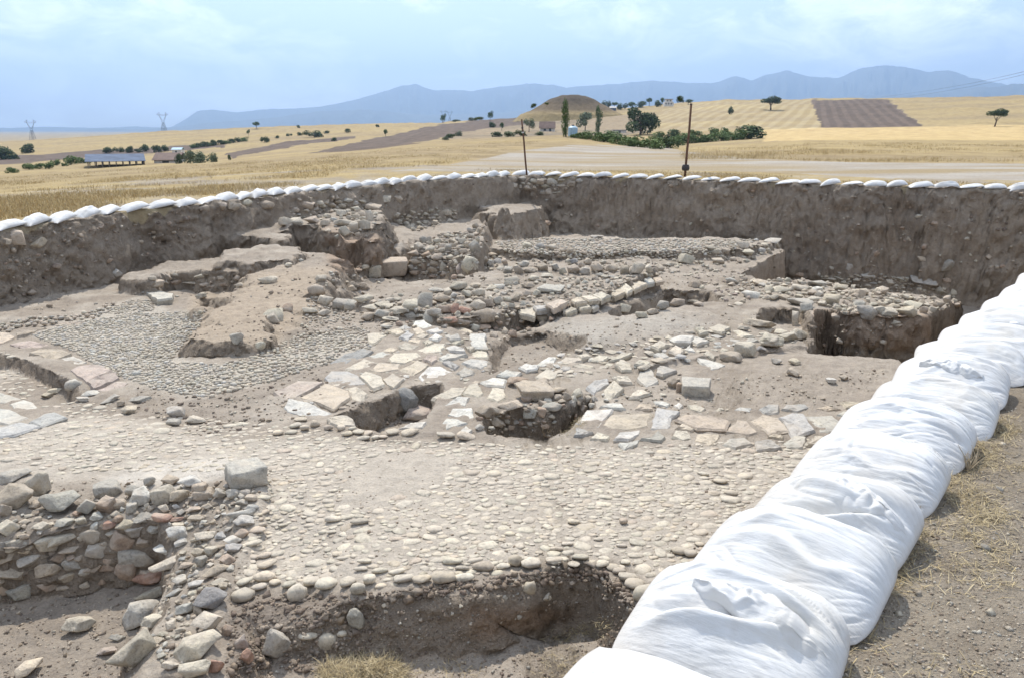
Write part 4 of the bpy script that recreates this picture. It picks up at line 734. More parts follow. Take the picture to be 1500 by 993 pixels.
# ================================================================== cobbled street
ST_ = GR['cobbled_street']; FL = GR['excavation_floor']; PB = GR['pebble_pavement']
COBS = conv(330,650,2.896,[(75,650,98,68),(78,590,75,40),(165,565,88,45),(145,610,65,35),(305,637,80,78),(270,600,60,35),(210,590,50,30),(365,590,70,48),(428,600,95,58),(520,590,70,46),(562,620,66,62),(612,580,55,48),(755,575,85,40),(835,580,80,46),(928,568,105,68),(1015,568,85,42),(1095,522,92,42),(965,500,85,30),(1060,497,70,20),(1180,520,60,25),(1230,500,60,55),(1297,512,82,50),(1395,498,72,34),(730,545,75,25),(590,500,60,25),(575,530,60,25),(180,515,80,40),(165,475,65,28),(495,487,50,18),(655,540,70,25),(1005,528,60,22),(570,332,76,28),(460,320,70,25),(120,425,70,25),(450,375,40,15),(245,345,40,15),(710,400,0,0)][:-1])
COBS += conv(800,650,2.896,[(235,512,62,36),(282,528,60,36),(310,542,56,36),(335,503,46,25),(345,570,78,42),(375,600,85,52),(420,648,100,98),(550,560,62,56),(565,457,66,34),(615,467,66,34),(650,427,40,22),(695,422,36,22),(328,330,34,30),(118,332,60,27),(30,500,72,34),(145,483,72,30),(45,445,56,22),(740,160,62,26),(785,208,55,22),(665,127,50,18),(90,425,50,18),(320,432,45,16),(220,405,40,16)])
for r in COBS: put(ST_, 'cob', *r, rnd.choice('ccccyyt'), nm='cobble', tilt=rnd.uniform(-.08, .08))
nC = len(COBS)
cb = Bulk()
def cobfill(poly, size, n, rise, start, sep=.9, pool='cccccyt', bulk=cb, var=.42, T='cob', obj_from=0, bare=.5):
    """cobbles bedded in the dust; the nearest ones are objects, the rest is joined"""
    global nC
    P = np.array(poly, float); lo = P.min(0); hi = P.max(0); k = 0; tries = 0
    while k < n and tries < n * 8:
        tries += 1; cx = rnd.uniform(lo[0], hi[0]); cy = hi[1] - (hi[1] - lo[1]) * rnd.random()
        if not bool(pinside(cx, cy, P)): continue
        p, st = hit(cx, cy); fw = p.y * CP - (p.z - CAMH) * SP; s = min(size * math.exp(rnd.gauss(0, var)), size * 1.9)
        if st > .5: continue
        if float(vn(np.array([p.x * 1.1]), np.array([p.y * 1.1]), 0, 801)[0]) + .6 * float(vn(np.array([p.x * 3.]), np.array([p.y * 3.]), 0, 802)[0]) > bare + rnd.uniform(-.2, .2): continue
        w = s * FPX / fw; h = w * .42
        if occ_hit(cx, cy, w, h, sep): continue
        occ_add(cx, cy, w, h); yaw = rnd.gauss(0, .5); D = s * rnd.uniform(.6, .8); hh = s * rnd.uniform(.24, .34)
        loc = (p.x, p.y, p.z - hh * rnd.uniform(.12, .42) + .003); col = palc(None, pool, .10)
        if nC < 300 and cy > obj_from:
            o = obj('cobble', rnd.choice(ME['cob']), ST_, loc, (rnd.uniform(-.1, .1), rnd.uniform(-.1, .1), yaw), (s, D, hh)); o.color = (*col, 1); nC += 1
        else: bulk.add(rnd.choice(TT[T]), loc, (rnd.uniform(-.1, .1), 0, yaw), (s, D, hh), col)
        k += 1
cobfill([(345,862),(360,760),(385,720),(700,730),(1080,720),(1060,770),(980,890),(900,822),(740,838),(560,858)], .074, 1000, .03, 0, obj_from=600, sep=.8, bare=.5)
cobfill([(385,720),(390,650),(500,640),(700,650),(900,655),(1230,640),(1160,705),(1080,770),(700,730)], .074, 2400, .03, 0, obj_from=9999, sep=.8, bare=.30)
cobfill([(0,690),(0,640),(120,610),(300,612),(480,632),(500,650),(400,700),(330,690),(200,690),(60,695)], .085, 800, .04, 0, obj_from=9999, sep=.8, bare=.6)
cobfill([(-40,515),(0,512),(60,540),(100,565),(110,590),(60,600),(0,575),(-40,570)], .10, 240, .06, 0, obj_from=9999)
cobfill([(90,590),(160,590),(240,640),(140,650),(80,625)], .08, 120, .04, 0, obj_from=9999)
cb.build('small_cobbles', M_cob, ST_, True)
# pebble floors, too fine to count
pb = Bulk()
def pebbles(poly, size, n, pool='gggcwb', sep=.86, rise=.1, bulk=pb, T='peb'):
    P = np.array(poly, float); lo = P.min(0); hi = P.max(0); k = 0; tries = 0
    while k < n and tries < n * 6:
        tries += 1; cx = rnd.uniform(lo[0], hi[0]); cy = rnd.uniform(lo[1], hi[1])
        if not bool(pinside(cx, cy, P)): continue
        p, st = hit(cx, cy)
        fw = p.y * CP - (p.z - CAMH) * SP; s = size * math.exp(rnd.gauss(0, .2)); w = s * FPX / fw; h = w * .5
        if occ_hit(cx, cy, w, h, sep): continue
        occ_add(cx, cy, w, h)
        bulk.add(rnd.choice(TT[T]), (p.x, p.y, p.z + rise * s), (rnd.uniform(-.4, .4), 0, rnd.uniform(-3, 3)), (s, s * .72, s * .6), palc(None, pool, .15)); k += 1
pebbles([(45,492),(100,475),(190,460),(250,458),(300,456),(290,480),(262,512),(250,530),(330,535),(330,560),(300,583),(230,570),(160,545),(100,512)], .06, 3600, sep=.64, pool='cccgwc')
pebbles([(150,460),(190,440),(232,440),(225,455),(180,462)], .065, 330, sep=.68, pool='ccgt')
pebbles([(300,540),(380,520),(440,490),(520,478),(548,490),(545,510),(480,532),(400,558),(300,583)], .065, 1900, 'cccgtc', sep=.68)
pb.build('pebbles', M_cob, PB, True)
pb2 = Bulk()
pebbles([(725,355),(800,350),(1000,352),(1110,352),(1060,372),(960,378),(860,380),(740,368)], .11, 1300, 'gccctw', bulk=pb2, sep=.7)
pebbles([(0,478),(40,468),(120,462),(170,446),(170,455),(120,475),(60,478),(0,492)], .09, 260, 'tcg', bulk=pb2, sep=.75, rise=.3)
pebbles([(480,410),(450,440),(440,480),(520,470),(520,455),(490,445)], .06, 110, 'cctg', bulk=pb2, rise=.2)
pb2.build('terrace_pebbles', M_cob, FL, True)
# loose grit and clods everywhere
gb = Bulk()
def grit(poly, size, n, pool, rise=.25, var=.5):
    P = np.array(poly, float); lo = P.min(0); hi = P.max(0); k = 0
    while k < n:
        cx = rnd.uniform(lo[0], hi[0]); cy = rnd.uniform(lo[1], hi[1])
        if not bool(pinside(cx, cy, P)): continue
        p, st = hit(cx, cy); s = min(size * math.exp(rnd.gauss(0, var)), size * 3)
        gb.add(rnd.choice(T_low), (p.x, p.y, p.z + rise * s * .4), (rnd.uniform(-.5, .5), 0, rnd.uniform(-3, 3)), (s, s * .8, s * .6), palc(None, pool, .2)); k += 1
PAL['s'] = (.27, .21, .155); PAL['k'] = (.20, .155, .12)
grit([(330,880),(500,872),(600,870),(740,850),(880,840),(1000,900),(900,1000),(330,1000)], .009, 2600, 'ssskkktg')
grit([(340,870),(560,868),(560,900),(520,985),(335,985)], .020, 700, 'ssskkk')
grit([(560,868),(740,843),(880,832),(960,900),(940,915),(880,850),(740,860),(560,885)], .022, 520, 'ssskkk')
grit([(0,870),(220,860),(200,993),(0,993)], .013, 500, 'sskkttc')
grit([(0,700),(380,700),(350,850),(240,990),(230,850),(240,750),(0,790)], .018, 500, 'ssttc')
grit([(1220,993),(1300,800),(1400,650),(1500,560),(1500,993)], .0065, 3600, 'sssttggc')
grit([(1220,993),(1300,800),(1400,650),(1500,560),(1500,993)], .020, 45, 'tgccg')
grit([(350,650),(1200,650),(1000,860),(350,850)], .012, 900, 'ssttc', .1)
grit([(880,560),(1300,540),(1250,600),(900,610)], .02, 420, 'ssttcc')
grit([(200,560),(480,540),(500,600),(300,640),(200,600)], .025, 500, 'sskktc')
grit([(270,500),(300,450),(400,395),(480,390),(520,470),(420,520)], .02, 380, 'sssst')
grit([(420,520),(460,450),(560,460),(600,480),(540,500)], .035, 300, 'ttcc')
grit([(700,600),(860,590),(820,640),(720,640)], .02, 100, 'sstg')
grit([(500,590),(640,575),(600,625),(520,625)], .02, 120, 'sskt')
grit([(716,490),(860,470),(1050,455),(1180,470),(900,520),(716,560)], .025, 400, 'ssttgc')
grit([(480,400),(1000,400),(1000,440),(480,450)], .04, 500, 'ssttcc')
grit([(0,440),(420,400),(480,300),(700,300),(720,345),(1500,380),(1500,400),(700,410),(0,470)], .045, 500, 'ssttg')
grit([(0,345),(300,302),(700,265),(1500,280),(1500,380),(1150,370),(700,340),(400,300),(0,430)], .07, 260, 'sstttg', 0, .4)
eb = Bulk()
def embed(poly, size, n, pool):
    P = np.array(poly, float); lo = P.min(0); hi = P.max(0); k = 0; tr = 0
    while k < n and tr < n * 10:
        tr += 1; cx = rnd.uniform(lo[0], hi[0]); cy = rnd.uniform(lo[1], hi[1])
        if not bool(pinside(cx, cy, P)): continue
        p, st = hit(cx, cy); s = min(size * math.exp(rnd.gauss(0, .55)), size * 3)
        if st < .3 or occ_hit(cx, cy, 3, 3): continue
        eb.add(rnd.choice(T_mid), tuple(p), (rnd.uniform(-.4, .4), 0, rnd.uniform(-3, 3)), (s, s * .8, s * .7), palc(None, pool, .2)); k += 1
embed([(0,345),(200,315),(400,292),(400,320),(320,330),(200,400),(0,440)], .06, 120, 'ttssnk')
embed([(400,290),(700,266),(700,300),(560,300),(400,310)], .08, 40, 'ttssk')
embed([(780,262),(1500,282),(1500,400),(1150,370),(780,340)], .08, 200, 'ttssnkc')
embed([(1190,460),(1350,470),(1350,540),(1190,505)], .05, 40, 'tnsc')
embed([(560,862),(900,835),(920,890),(700,920),(560,900)], .025, 50, 'cts')
eb.build('embedded_stones', M_rock, GR['trench_side'])
gb.build('grit_and_clods', M_rock, None, False, 'scattered grit, clods and chips of stone over the bare earth', 'rubble')
# ================================================================== sandbags
def bag_mat():
    m, nt, b = newmat('woven_white_sack', .62, .3); p = objco(nt); g = geopos(nt)
    f = noise(nt, g, 2.2, 5, .6); f2 = noise(nt, g, 14, 4, .6)
    c = mixc(nt, (.62, .62, .61), (.58, .55, .49), ramp(nt, f, [(.48, (0, 0, 0)), (.78, (1, 1, 1))]))
    c = mixc(nt, c, ramp(nt, f2, [(.3, (.93, .93, .92)), (.6, (1, 1, 1))]), 1.0, 'MULTIPLY')
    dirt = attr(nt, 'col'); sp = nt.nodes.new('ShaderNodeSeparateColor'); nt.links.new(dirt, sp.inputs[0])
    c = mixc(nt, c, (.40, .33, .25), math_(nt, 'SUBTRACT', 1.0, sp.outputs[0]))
    nt.links.new(c, b.inputs['Base Color']); b.inputs['Sheen Weight'].default_value = .1
    b.inputs['Subsurface Weight'].default_value = 0
    mp = nt.nodes.new('ShaderNodeMapping'); mp.inputs['Scale'].default_value = (3, 48, 16); nt.links.new(p, mp.inputs[0])
    h = noise(nt, mp.outputs[0], 1.0, 4, .6); n1_ = bump(nt, None, h, .006, .7)
    mp2 = nt.nodes.new('ShaderNodeMapping'); mp2.inputs['Scale'].default_value = (9, 26, 12); mp2.inputs['Rotation'].default_value = (0, 0, .5); nt.links.new(p, mp2.inputs[0])
    n2_ = bump(nt, None, noise(nt, mp2.outputs[0], 1.0, 5, .65), .008, .5, n1_)
    wv = nt.nodes.new('ShaderNodeTexChecker'); wv.inputs['Scale'].default_value = 260; nt.links.new(p, wv.inputs[0])
    bump(nt, b, wv.outputs['Fac'], .0012, .25, n2_); return m
M_bag = bag_mat()
def bag_mesh(seed, L_, W_, H_, nu=120, nv=64, fold=0.5, name='sandbag', ears=.0, taper=.08, skew=.34):
    u = np.linspace(-1, 1, nu); v = np.linspace(-1, 1, nv); U, Vv = np.meshgrid(u, v, indexing='ij'); s = seed * 3.7
    wu = np.sign(U) * np.abs(U) ** .92; wv = np.sign(Vv) * np.abs(Vv) ** .92
    # outline: ends pulled out into ears, sides slack
    half = W_ / 2 * (1 - .04 * U ** 2 - .20 * np.clip(U, 0, 1) ** 5 - taper * np.clip(-U, 0, 1) ** 3) * (1 + .05 * vn(U * 1.5 + s, Vv * 0 + s, 0, seed))
    lon = L_ / 2 * (1 - .09 * Vv ** 4 + ears * Vv ** 8)
    X = wu * lon; Y = wv * half + .035 * W_ * vn(U * 1.7 + s, U * 0, 0, seed + 1)
    Vs = Vv - skew * (1 - Vv ** 2); prof = np.where(U < 0, (1 - np.abs(U) ** 1.9) ** .85, (1 - np.abs(U) ** 3.6) ** .6) * (1 - np.abs(Vs) ** 2.0) ** .68
    lump = 1 + .20 * fbm(U * 1.2 + s, Vv * 1.1 + s, 0, seed + 2, 3)
    Z = H_ * prof * lump
    env = np.clip(prof * 2.2, 0, 1)
    # creases run from end to end and gather at the ends
    flow = Vv * (1 + .35 * U ** 2) * 4 + .8 * vn(U * 1.3 + s, Vv * 2, 0, seed + 3)
    r1 = 1 - np.abs(vn(U * 1.1 + s, flow, 0, seed + 4)) * 2; r2 = 1 - np.abs(vn(U * 1.8 + s + 9, flow * 3.4, 0, seed + 5)) * 2; r3 = vn(U * 3 + s, flow * 9, 0, seed + 6)
    am = .35 + .65 * sstep((vn(U * 1.4 + s, Vv * 1.4 + s, 0, seed + 7) + .5)) + .5 * np.abs(U) ** 3
    Z = Z - env * am * (.011 * np.clip(r1 - .6, 0, 1) * 2.2 + .005 * np.clip(r2 - .4, 0, 1) * 1.7 + .0018 * r3)
    # one or two long folds
    for k in range(2):
        q = .1 + .55 * k - .35 + .25 * math.sin(seed * 2.3 + k); cen = q + .30 * (U + .2) * (1 if (seed + k) % 2 else -.6) + .08 * vn(U * 2 + s, 0 * U, 0, seed + 8 + k)
        dd = (Vv - cen) * half / .03
        Z = Z + env * fold * (.022 * np.exp(-dd ** 2) - .020 * np.exp(-(dd - 1.5) ** 2)) * sstep((1.0 - np.abs(U - .2 * k)) * 1.6)
    Zb = -.02 * prof
    n = nu * nv; T = np.stack([X, Y, Z], -1).reshape(-1, 3); B = np.stack([X * .985, Y * .985, Zb - .004], -1).reshape(-1, 3)
    idx = np.arange(n).reshape(nu, nv); Ft = np.stack([idx[:-1, :-1], idx[1:, :-1], idx[1:, 1:], idx[:-1, 1:]], -1).reshape(-1, 4)
    st = 1; Fb = Ft[:, ::-1] + n
    ring = np.concatenate([idx[:-1, 0], idx[-1, :-1], idx[:0:-1, -1], idx[0, :0:-1]]); rn = np.roll(ring, -1)
    Fs = np.stack([rn, ring, ring + n, rn + n], -1)
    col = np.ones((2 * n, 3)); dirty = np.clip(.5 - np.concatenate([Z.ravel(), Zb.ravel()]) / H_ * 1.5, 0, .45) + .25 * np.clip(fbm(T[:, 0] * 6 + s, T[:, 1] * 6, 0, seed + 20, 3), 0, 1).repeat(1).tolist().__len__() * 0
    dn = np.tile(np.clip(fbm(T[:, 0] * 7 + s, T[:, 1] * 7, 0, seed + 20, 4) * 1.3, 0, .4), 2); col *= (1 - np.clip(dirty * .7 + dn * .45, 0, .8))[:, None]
    return mesh(name, np.concatenate([T, B]), np.concatenate([Ft, Fb, Fs]), M_bag, True, col)
NB = [ # left end, right end (pixels), height scale, fold strength, label
 (770,1070, 1110,1150, 1.0, .5, 'nearest white sandbag, cut off by the bottom edge beside the near pit'),
 (876,952, 1188,1008, 1.12, 1.6, 'white sandbag with a crumpled open mouth folded over its top, second nearest'),
 (970,874, 1224,942, 1.1, .8, 'white sandbag with long creases, third nearest, just beyond the crumpled mouth'),
 (1068,772, 1266,848, 1.12, 1.6, 'white sandbag with a tucked flap on top and dry weed on its right end'),
 (1146,706, 1348,763, 1.05, .8, 'white sandbag between the one with the tucked flap and the one touching a weed'),
 (1203,650, 1402,698, 1.05, .6, 'white sandbag whose right end touches a small dry weed, level with the slab row'),
 (1258,608, 1442,648, 1.05, .6, 'first white sandbag beyond the slab row, level with the bare earth'),
 (1301,575, 1474,602, 1.0, .5, 'white sandbag with a gathered seam, second beyond the slab row'),
 (1337,545, 1504,567, 1.0, .5, 'smooth white sandbag, third beyond the slab row'),
 (1368,516, 1532,538, 1.0, .5, 'white sandbag at the near corner of the brown sounding'),
 (1398,490, 1560,511, 1.0, .5, 'white sandbag with a small dark hole in its side near the right edge'),
 (1428,465, 1592,487, 1.0, .4, 'white sandbag just beyond the one with the dark hole'),
 (1456,443, 1622,463, 1.0, .4, 'white sandbag near the right edge beside the trench floor in sun'),
 (1484,422, 1652,440, 1.0, .4, 'farthest white sandbag of the near line, at the right edge of the picture')]
G1 = 'large white sandbags along the right edge of the pit'
for i, (lx, ly, rx, ry, hs, fo, lab) in enumerate(NB):
    a = np.array([*map(float, pz(lx, ly, .03))]); b = np.array([*map(float, pz(rx, ry, .03))]); c = (a + b) / 2; d = b - a
    if i < 3: a = np.array([(-.06, 1.80), (.295, 2.30), (.635, 2.72)][i]); d = np.array([math.cos(R(-37)), math.sin(R(-37))]) * .70
    Lg = float(np.hypot(*d)); d = d / Lg; Lg = min(max(Lg, .66), .86); Wd = (.62, .60, .63, .60, .61)[i % 5]; c = a + d * Lg / 2 + np.array([-d[1], d[0]]) * (Wd / 2 - .01)
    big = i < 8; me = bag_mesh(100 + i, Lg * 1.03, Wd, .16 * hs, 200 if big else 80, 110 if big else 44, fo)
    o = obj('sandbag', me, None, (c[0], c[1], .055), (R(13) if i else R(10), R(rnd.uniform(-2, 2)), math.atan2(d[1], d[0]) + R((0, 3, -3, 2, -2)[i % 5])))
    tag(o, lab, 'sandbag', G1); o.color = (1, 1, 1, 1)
    if i in (1, 3, 7, 10):
        # crumpled mouth of the sack lying on top
        if i == 10:
            V, F = ico(2); hole = mesh('torn_hole', V * np.array([.07, .05, .03]), F, newmat('dark_gap', .95)[0]); obj('torn_hole', hole, None, None).parent = o
            o.children[0].location = (.02, -.17, .155); continue
        nu, nv = 90, 26; u = np.linspace(0, 1, nu); v = np.linspace(-1, 1, nv); U, V2 = np.meshgrid(u, v, indexing='ij')
        ll = {1: .50, 3: .46, 7: .4}[i]; x0 = {1: -.16, 3: -.12, 7: -.2}[i]
        X = x0 + U * ll; wd = (.05 + .03 * vn(U * 4, 0 * U, 0, 320 + i)) * np.sin(np.pi * np.clip(U, .03, .97)) ** .7 + .006
        Y = {1: .07, 3: .09, 7: .05}[i] - U * .10 + V2 * wd + .014 * vn(U * 9, V2 * 2, 0, 300 + i)
        cr_ = np.abs(vn(U * 7, V2 * 1.6 + U * 5, 0, 310 + i)) * .028 + np.abs(vn(U * 15, V2 * 3 - U * 8, 0, 311 + i)) * .010
        xu = X / (Lg / 2); yv = Y / .30; base = .16 * hs * np.where(xu < 0, (1 - np.abs(xu) ** 1.9) ** .85, (1 - np.abs(xu) ** 3.6) ** .6) * (1 - np.abs(yv - .34 * (1 - yv ** 2)) ** 2.3) ** .6
        Z = base - .012 + cr_ * (1 - V2 ** 2) ** .5 * np.sin(np.pi * np.clip(U, .02, .98)) ** .5 + .024 * (1 - V2 ** 2); Z[:, 0] = base[:, 0] - .03; Z[:, -1] = base[:, -1] - .03; Z[0] = base[0] - .03; Z[-1] = base[-1] - .03
        idx = np.arange(nu * nv).reshape(nu, nv); Fq_ = np.stack([idx[:-1, :-1], idx[1:, :-1], idx[1:, 1:], idx[:-1, 1:]], -1).reshape(-1, 4)
        q = obj('folded_mouth', mesh('folded_mouth', np.stack([X, Y, Z], -1).reshape(-1, 3), Fq_, M_bag, True, np.full((nu * nv, 3), .93))); q.parent = o
# far rim
rim_px = [(-160, 356), (-60, 345), (0, 337), (100, 323), (200, 308), (300, 299), (400, 287), (500, 277), (600, 268), (700, 262), (760, 258), (850, 260), (1000, 264), (1100, 267), (1200, 271), (1300, 274), (1400, 276), (1500, 278), (1600, 280)]
Wr = np.array([[*map(float, pz(a, b, 0.0))] for a, b in rim_px]); seg = np.hypot(*np.diff(Wr, axis=0).T); cs = np.concatenate([[0], np.cumsum(seg)])
FB = [bag_mesh(200 + i, .76, .40, .135, 36, 18, .8, 'small_sandbag', .12, -.08, 0) for i in range(9)]
G2 = 'white sandbags along the far rim of the pit'
pos = []; s_ = .2
while s_ < cs[-1] - .3:
    x, y = np.interp(s_, cs, Wr[:, 0]), np.interp(s_, cs, Wr[:, 1]); x2, y2 = np.interp(s_ + .2, cs, Wr[:, 0]), np.interp(s_ + .2, cs, Wr[:, 1])
    dx, dy = x2 - x, y2 - y; n_ = math.hypot(dx, dy); nx_, ny_ = -dy / n_, dx / n_
    pos.append((x + nx_ * .22, y + ny_ * .22, math.atan2(dy, dx))); s_ += .66 + rnd.uniform(-.03, .05)
pin = [topix(p[0], p[1], .1) for p in pos]
vis_ = [i for i, q in enumerate(pin) if -15 < q[0] < 1515]
marks = [(764, 'thin leaning iron stake'), (1007, 'tall rusty iron post')]
for i, (x, y, a) in enumerate(pos):
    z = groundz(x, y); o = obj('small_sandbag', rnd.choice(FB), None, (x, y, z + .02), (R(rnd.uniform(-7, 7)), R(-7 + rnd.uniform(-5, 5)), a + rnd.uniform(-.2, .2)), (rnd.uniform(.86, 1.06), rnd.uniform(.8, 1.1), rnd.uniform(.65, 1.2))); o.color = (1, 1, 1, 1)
    px = pin[i][0]
    if i not in vis_:
        bpy.data.objects.remove(o); continue
    elif px < 764: k = sum(1 for j in vis_ if px <= pin[j][0] < 764); kl = sum(1 for j in vis_ if pin[j][0] <= px); lab = '%s small white sandbag on the far rim, %s' % ((ordinal(k), 'counting left from the thin leaning stake') if k < kl else (ordinal(kl), 'counting from the left edge of the picture'))
    elif px < 1007: k = sum(1 for j in vis_ if 764 <= pin[j][0] <= px); lab = '%s small white sandbag on the far rim right of the thin leaning stake' % ordinal(k)
    else: k = sum(1 for j in vis_ if 1007 <= pin[j][0] <= px); lab = '%s small white sandbag on the far rim right of the tall rusty post' % ordinal(k)
    tag(o, lab, 'sandbag', G2)
# ================================================================== iron stakes on the rim
def tube(P, rad, n=8):
    V = []; F = []
    for k, (p, r) in enumerate(zip(P, rad)):
        p = Vector(p); d = (Vector(P[min(k + 1, len(P) - 1)]) - Vector(P[max(k - 1, 0)])).normalized(); a = d.orthogonal().normalized(); b = d.cross(a)
        for i in range(n): t = 2 * math.pi * i / n; V.append(p + a * math.cos(t) * r + b * math.sin(t) * r)
    for k in range(len(P) - 1):
        for i in range(n): F.append([k * n + i, k * n + (i + 1) % n, (k + 1) * n + (i + 1) % n, (k + 1) * n + i])
    F.append(list(range(n))[::-1]); F.append([(len(P) - 1) * n + i for i in range(n)]); return V, F
def simple(name, c, rough=.7, metal=0, var=None):
    m, nt, b = newmat(name, rough, .3); b.inputs['Metallic'].default_value = metal; p = geopos(nt)
    f = noise(nt, p, var or 6, 5, .65); nt.links.new(mixc(nt, c, ramp(nt, f, [(.3, (.72, .7, .68)), (.65, (1.15, 1.12, 1.08))]), 1.0, 'MULTIPLY'), b.inputs['Base Color']); return m
M_rust = simple('rusty_iron', (.15, .085, .055), .8, .3, 20); M_dark = simple('dark_iron', (.05, .045, .045), .7, 0, 20)
def along(px, py, r):
    d = pdir(px, py); t = r / math.hypot(d[0], d[1]); return Vector((d[0] * t, d[1] * t, CAMH + d[2] * t))
def stake(name, b_, t_, rad, lab, extra):
    p0, _ = hit(*b_); p0 = along(b_[0], b_[1], 30.6); p1 = along(t_[0], t_[1], 30.7)
    o = thing(name, lab, 'stake', tuple(p0)); V, F = tube([(p1 - p0) * -.1, (p1 - p0) * .3, (p1 - p0) * .6 + Vector((.012, 0, 0)), p1 - p0], [rad, rad, rad * .95, rad * .9])
    q = obj('rod', mesh('rod', V, F, M_rust, True)); q.parent = o
    for e in extra:
        a = (p1 - p0) * e[0]; V, F = tube([a - Vector((0, 0, e[1])), a - Vector((0, 0, e[1] * .3)), a + Vector((0, 0, e[1] * .4)), a + Vector((0, 0, e[1]))], [e[2] * .8, e[2], e[2] * .94, e[2] * .75], 10)
        q = obj(e[3], mesh(e[3], V, F, e[4], False)); q.parent = o
    return o
stake('iron_stake', (771, 250), (764, 175), .034, 'thin leaning iron stake with a pale tape band behind the far sandbags', [(.74, .025, .05, 'tape_band', simple('pale_tape', (.55, .55, .52), .6)), (.83, .03, .045, 'collar', M_dark)])
stake('iron_post', (1004, 250), (1012.5, 152), .045, 'tall rusty iron post with a dark lump at its foot behind the far sandbags', [(.04, .11, .15, 'foot_clamp', M_dark), (.985, .02, .05, 'cap', M_dark)])
# ================================================================== trees
def leaf_mat(name, c, c2):
    m, nt, b = newmat(name, .8, .2); nt.links.new(mixc(nt, c, c2, attr(nt, 'col')), b.inputs['Base Color']); return m
M_leaf = leaf_mat('leaves', (.035, .065, .02), (.13, .19, .055)); M_leafd = leaf_mat('dark_leaves', (.035, .055, .022), (.10, .135, .05)); M_leafp = leaf_mat('grey_leaves', (.09, .115, .06), (.21, .24, .14)); M_leafy = leaf_mat('bright_leaves', (.065, .105, .03), (.18, .24, .085))
M_bark = simple('bark', (.12, .09, .065), .9)
def crown(seed, shape, n, leaf):
    r = np.random.default_rng(seed); k = 9 if shape != 'poplar' else 12
    if shape == 'poplar': cc = np.column_stack([r.normal(0, .09, k), r.normal(0, .09, k), np.linspace(-.42, .42, k)]); rad = .17 + .10 * np.cos(np.linspace(-1.2, 1.35, k)) ; rad = rad * .95
    elif shape == 'bush': cc = np.column_stack([r.uniform(-.36, .36, k), r.uniform(-.30, .30, k), r.uniform(-.36, .12, k)]); rad = r.uniform(.16, .30, k)
    elif shape == 'umbrella': cc = np.column_stack([r.uniform(-.36, .36, k), r.uniform(-.34, .34, k), r.uniform(-.10, .22, k)]); rad = r.uniform(.16, .25, k)
    else: cc = np.column_stack([r.uniform(-.3, .3, k), r.uniform(-.3, .3, k), r.uniform(-.3, .3, k)]); rad = r.uniform(.17, .27, k)
    w = r.integers(0, k, n); d = r.normal(0, 1, (n, 3)); d /= np.linalg.norm(d, axis=1)[:, None]
    P = cc[w] + d * (rad[w] * r.uniform(.65, 1.08, n) ** .6)[:, None]
    a = r.normal(0, 1, (n, 3)); a /= np.linalg.norm(a, axis=1)[:, None]; b = np.cross(a, d); b /= np.linalg.norm(b, axis=1)[:, None] + 1e-6
    s = leaf * r.uniform(.6, 1.3, n)[:, None]
    V = np.stack([P - a * s, P - b * s * .6, P + a * s, P + b * s * .6], 1).reshape(-1, 3); F = np.arange(n * 4).reshape(-1, 4)
    shade = np.clip(.45 + .3 * r.normal(0, 1, n) + .25 * (w % 3 - 1), 0, 1); C = np.repeat(shade, 4)[:, None].repeat(3, 1)
    return V, F, C
TC = {}
for nm, shape, n, leaf, mt, k in [('round', 'round', 1100, .055, M_leaf, 3), ('dense', 'round', 2600, .042, M_leafd, 1), ('poplar', 'poplar', 1700, .035, M_leaf, 2), ('bush', 'bush', 900, .06, M_leafd, 3), ('green', 'bush', 1000, .055, M_leafy, 4), ('umbrella', 'umbrella', 1500, .05, M_leafd, 2), ('grey', 'round', 900, .06, M_leafp, 2), ('greybush', 'bush', 700, .065, M_leafp, 2)]:
    TC[nm] = []
    for i in range(k):
        V, F, C = crown(hash(nm) % 1 + len(nm) * 31 + i * 7 + n, shape, n, leaf); TC[nm].append(mesh('crown', V, F, mt, False, C))
def trunk_mesh():
    V = []; F = []
    for P, r_ in [([(0, 0, -.05), (.02, 0, .25), (.0, .02, .55)], [.045, .035, .022]), ([(.01, 0, .3), (.12, .03, .5), (.2, .05, .68)], [.024, .016, .008]), ([(.01, 0, .34), (-.10, -.04, .55), (-.18, -.02, .7)], [.022, .014, .007]), ([(0, 0, .4), (.02, .12, .6), (0, .2, .72)], [.018, .012, .006])]:
        v, f = tube(P, r_, 6); F += [[a + len(V) for a in q] for q in f]; V += v
    return mesh('trunk', V, F, M_bark, True)
TRK = trunk_mesh()
def tree(px, py, w, h, kind, lab, group=None, r=None, trunk=.28, lean=0):
    if r is None: p, _ = hit(px, py)
    else: p = along(px, py, r)
    rr_ = math.hypot(p.x, p.y); m = rr_ / FPX * math.sqrt(1 + ((px - 750) / FPX) ** 2) / math.sqrt(1 + ((px - 750) / FPX) ** 2) ; W, Hh = w * m * 1.08, h * m * 1.0
    nm = 'shrub' if kind in ('bush', 'green', 'greybush') else 'tree'
    o = thing(nm, lab, 'tree' if nm == 'tree' else 'bush', tuple(p), group); tr = trunk if nm == 'tree' else .0
    c = obj('crown', rnd.choice(TC[kind])); c.parent = o; c.location = (lean * Hh, 0, Hh * (tr + (1 - tr) * .5)); c.scale = (W, W, Hh * (1 - tr) * 1.06); c.rotation_euler = (0, 0, rnd.uniform(0, 6))
    if nm == 'tree':
        t = obj('trunk', TRK); t.parent = o; t.scale = (W * .9, W * .9, Hh * .9); t.rotation_euler = (0, lean, rnd.uniform(0, 6))
    return o
tree(828, 201, 15, 47, 'poplar', 'tall dense poplar standing alone in front of the conical hill', trunk=.06)
tree(876, 196, 13, 34, 'poplar', 'shorter poplar to the right of the tallest poplar', trunk=.06)
tree(857, 192, 20, 27, 'grey', 'grey-green round tree between the two poplars', trunk=.2)
tree(938, 198, 43, 38, 'dense', 'large dark dense tree above the green valley thicket', trunk=.08)
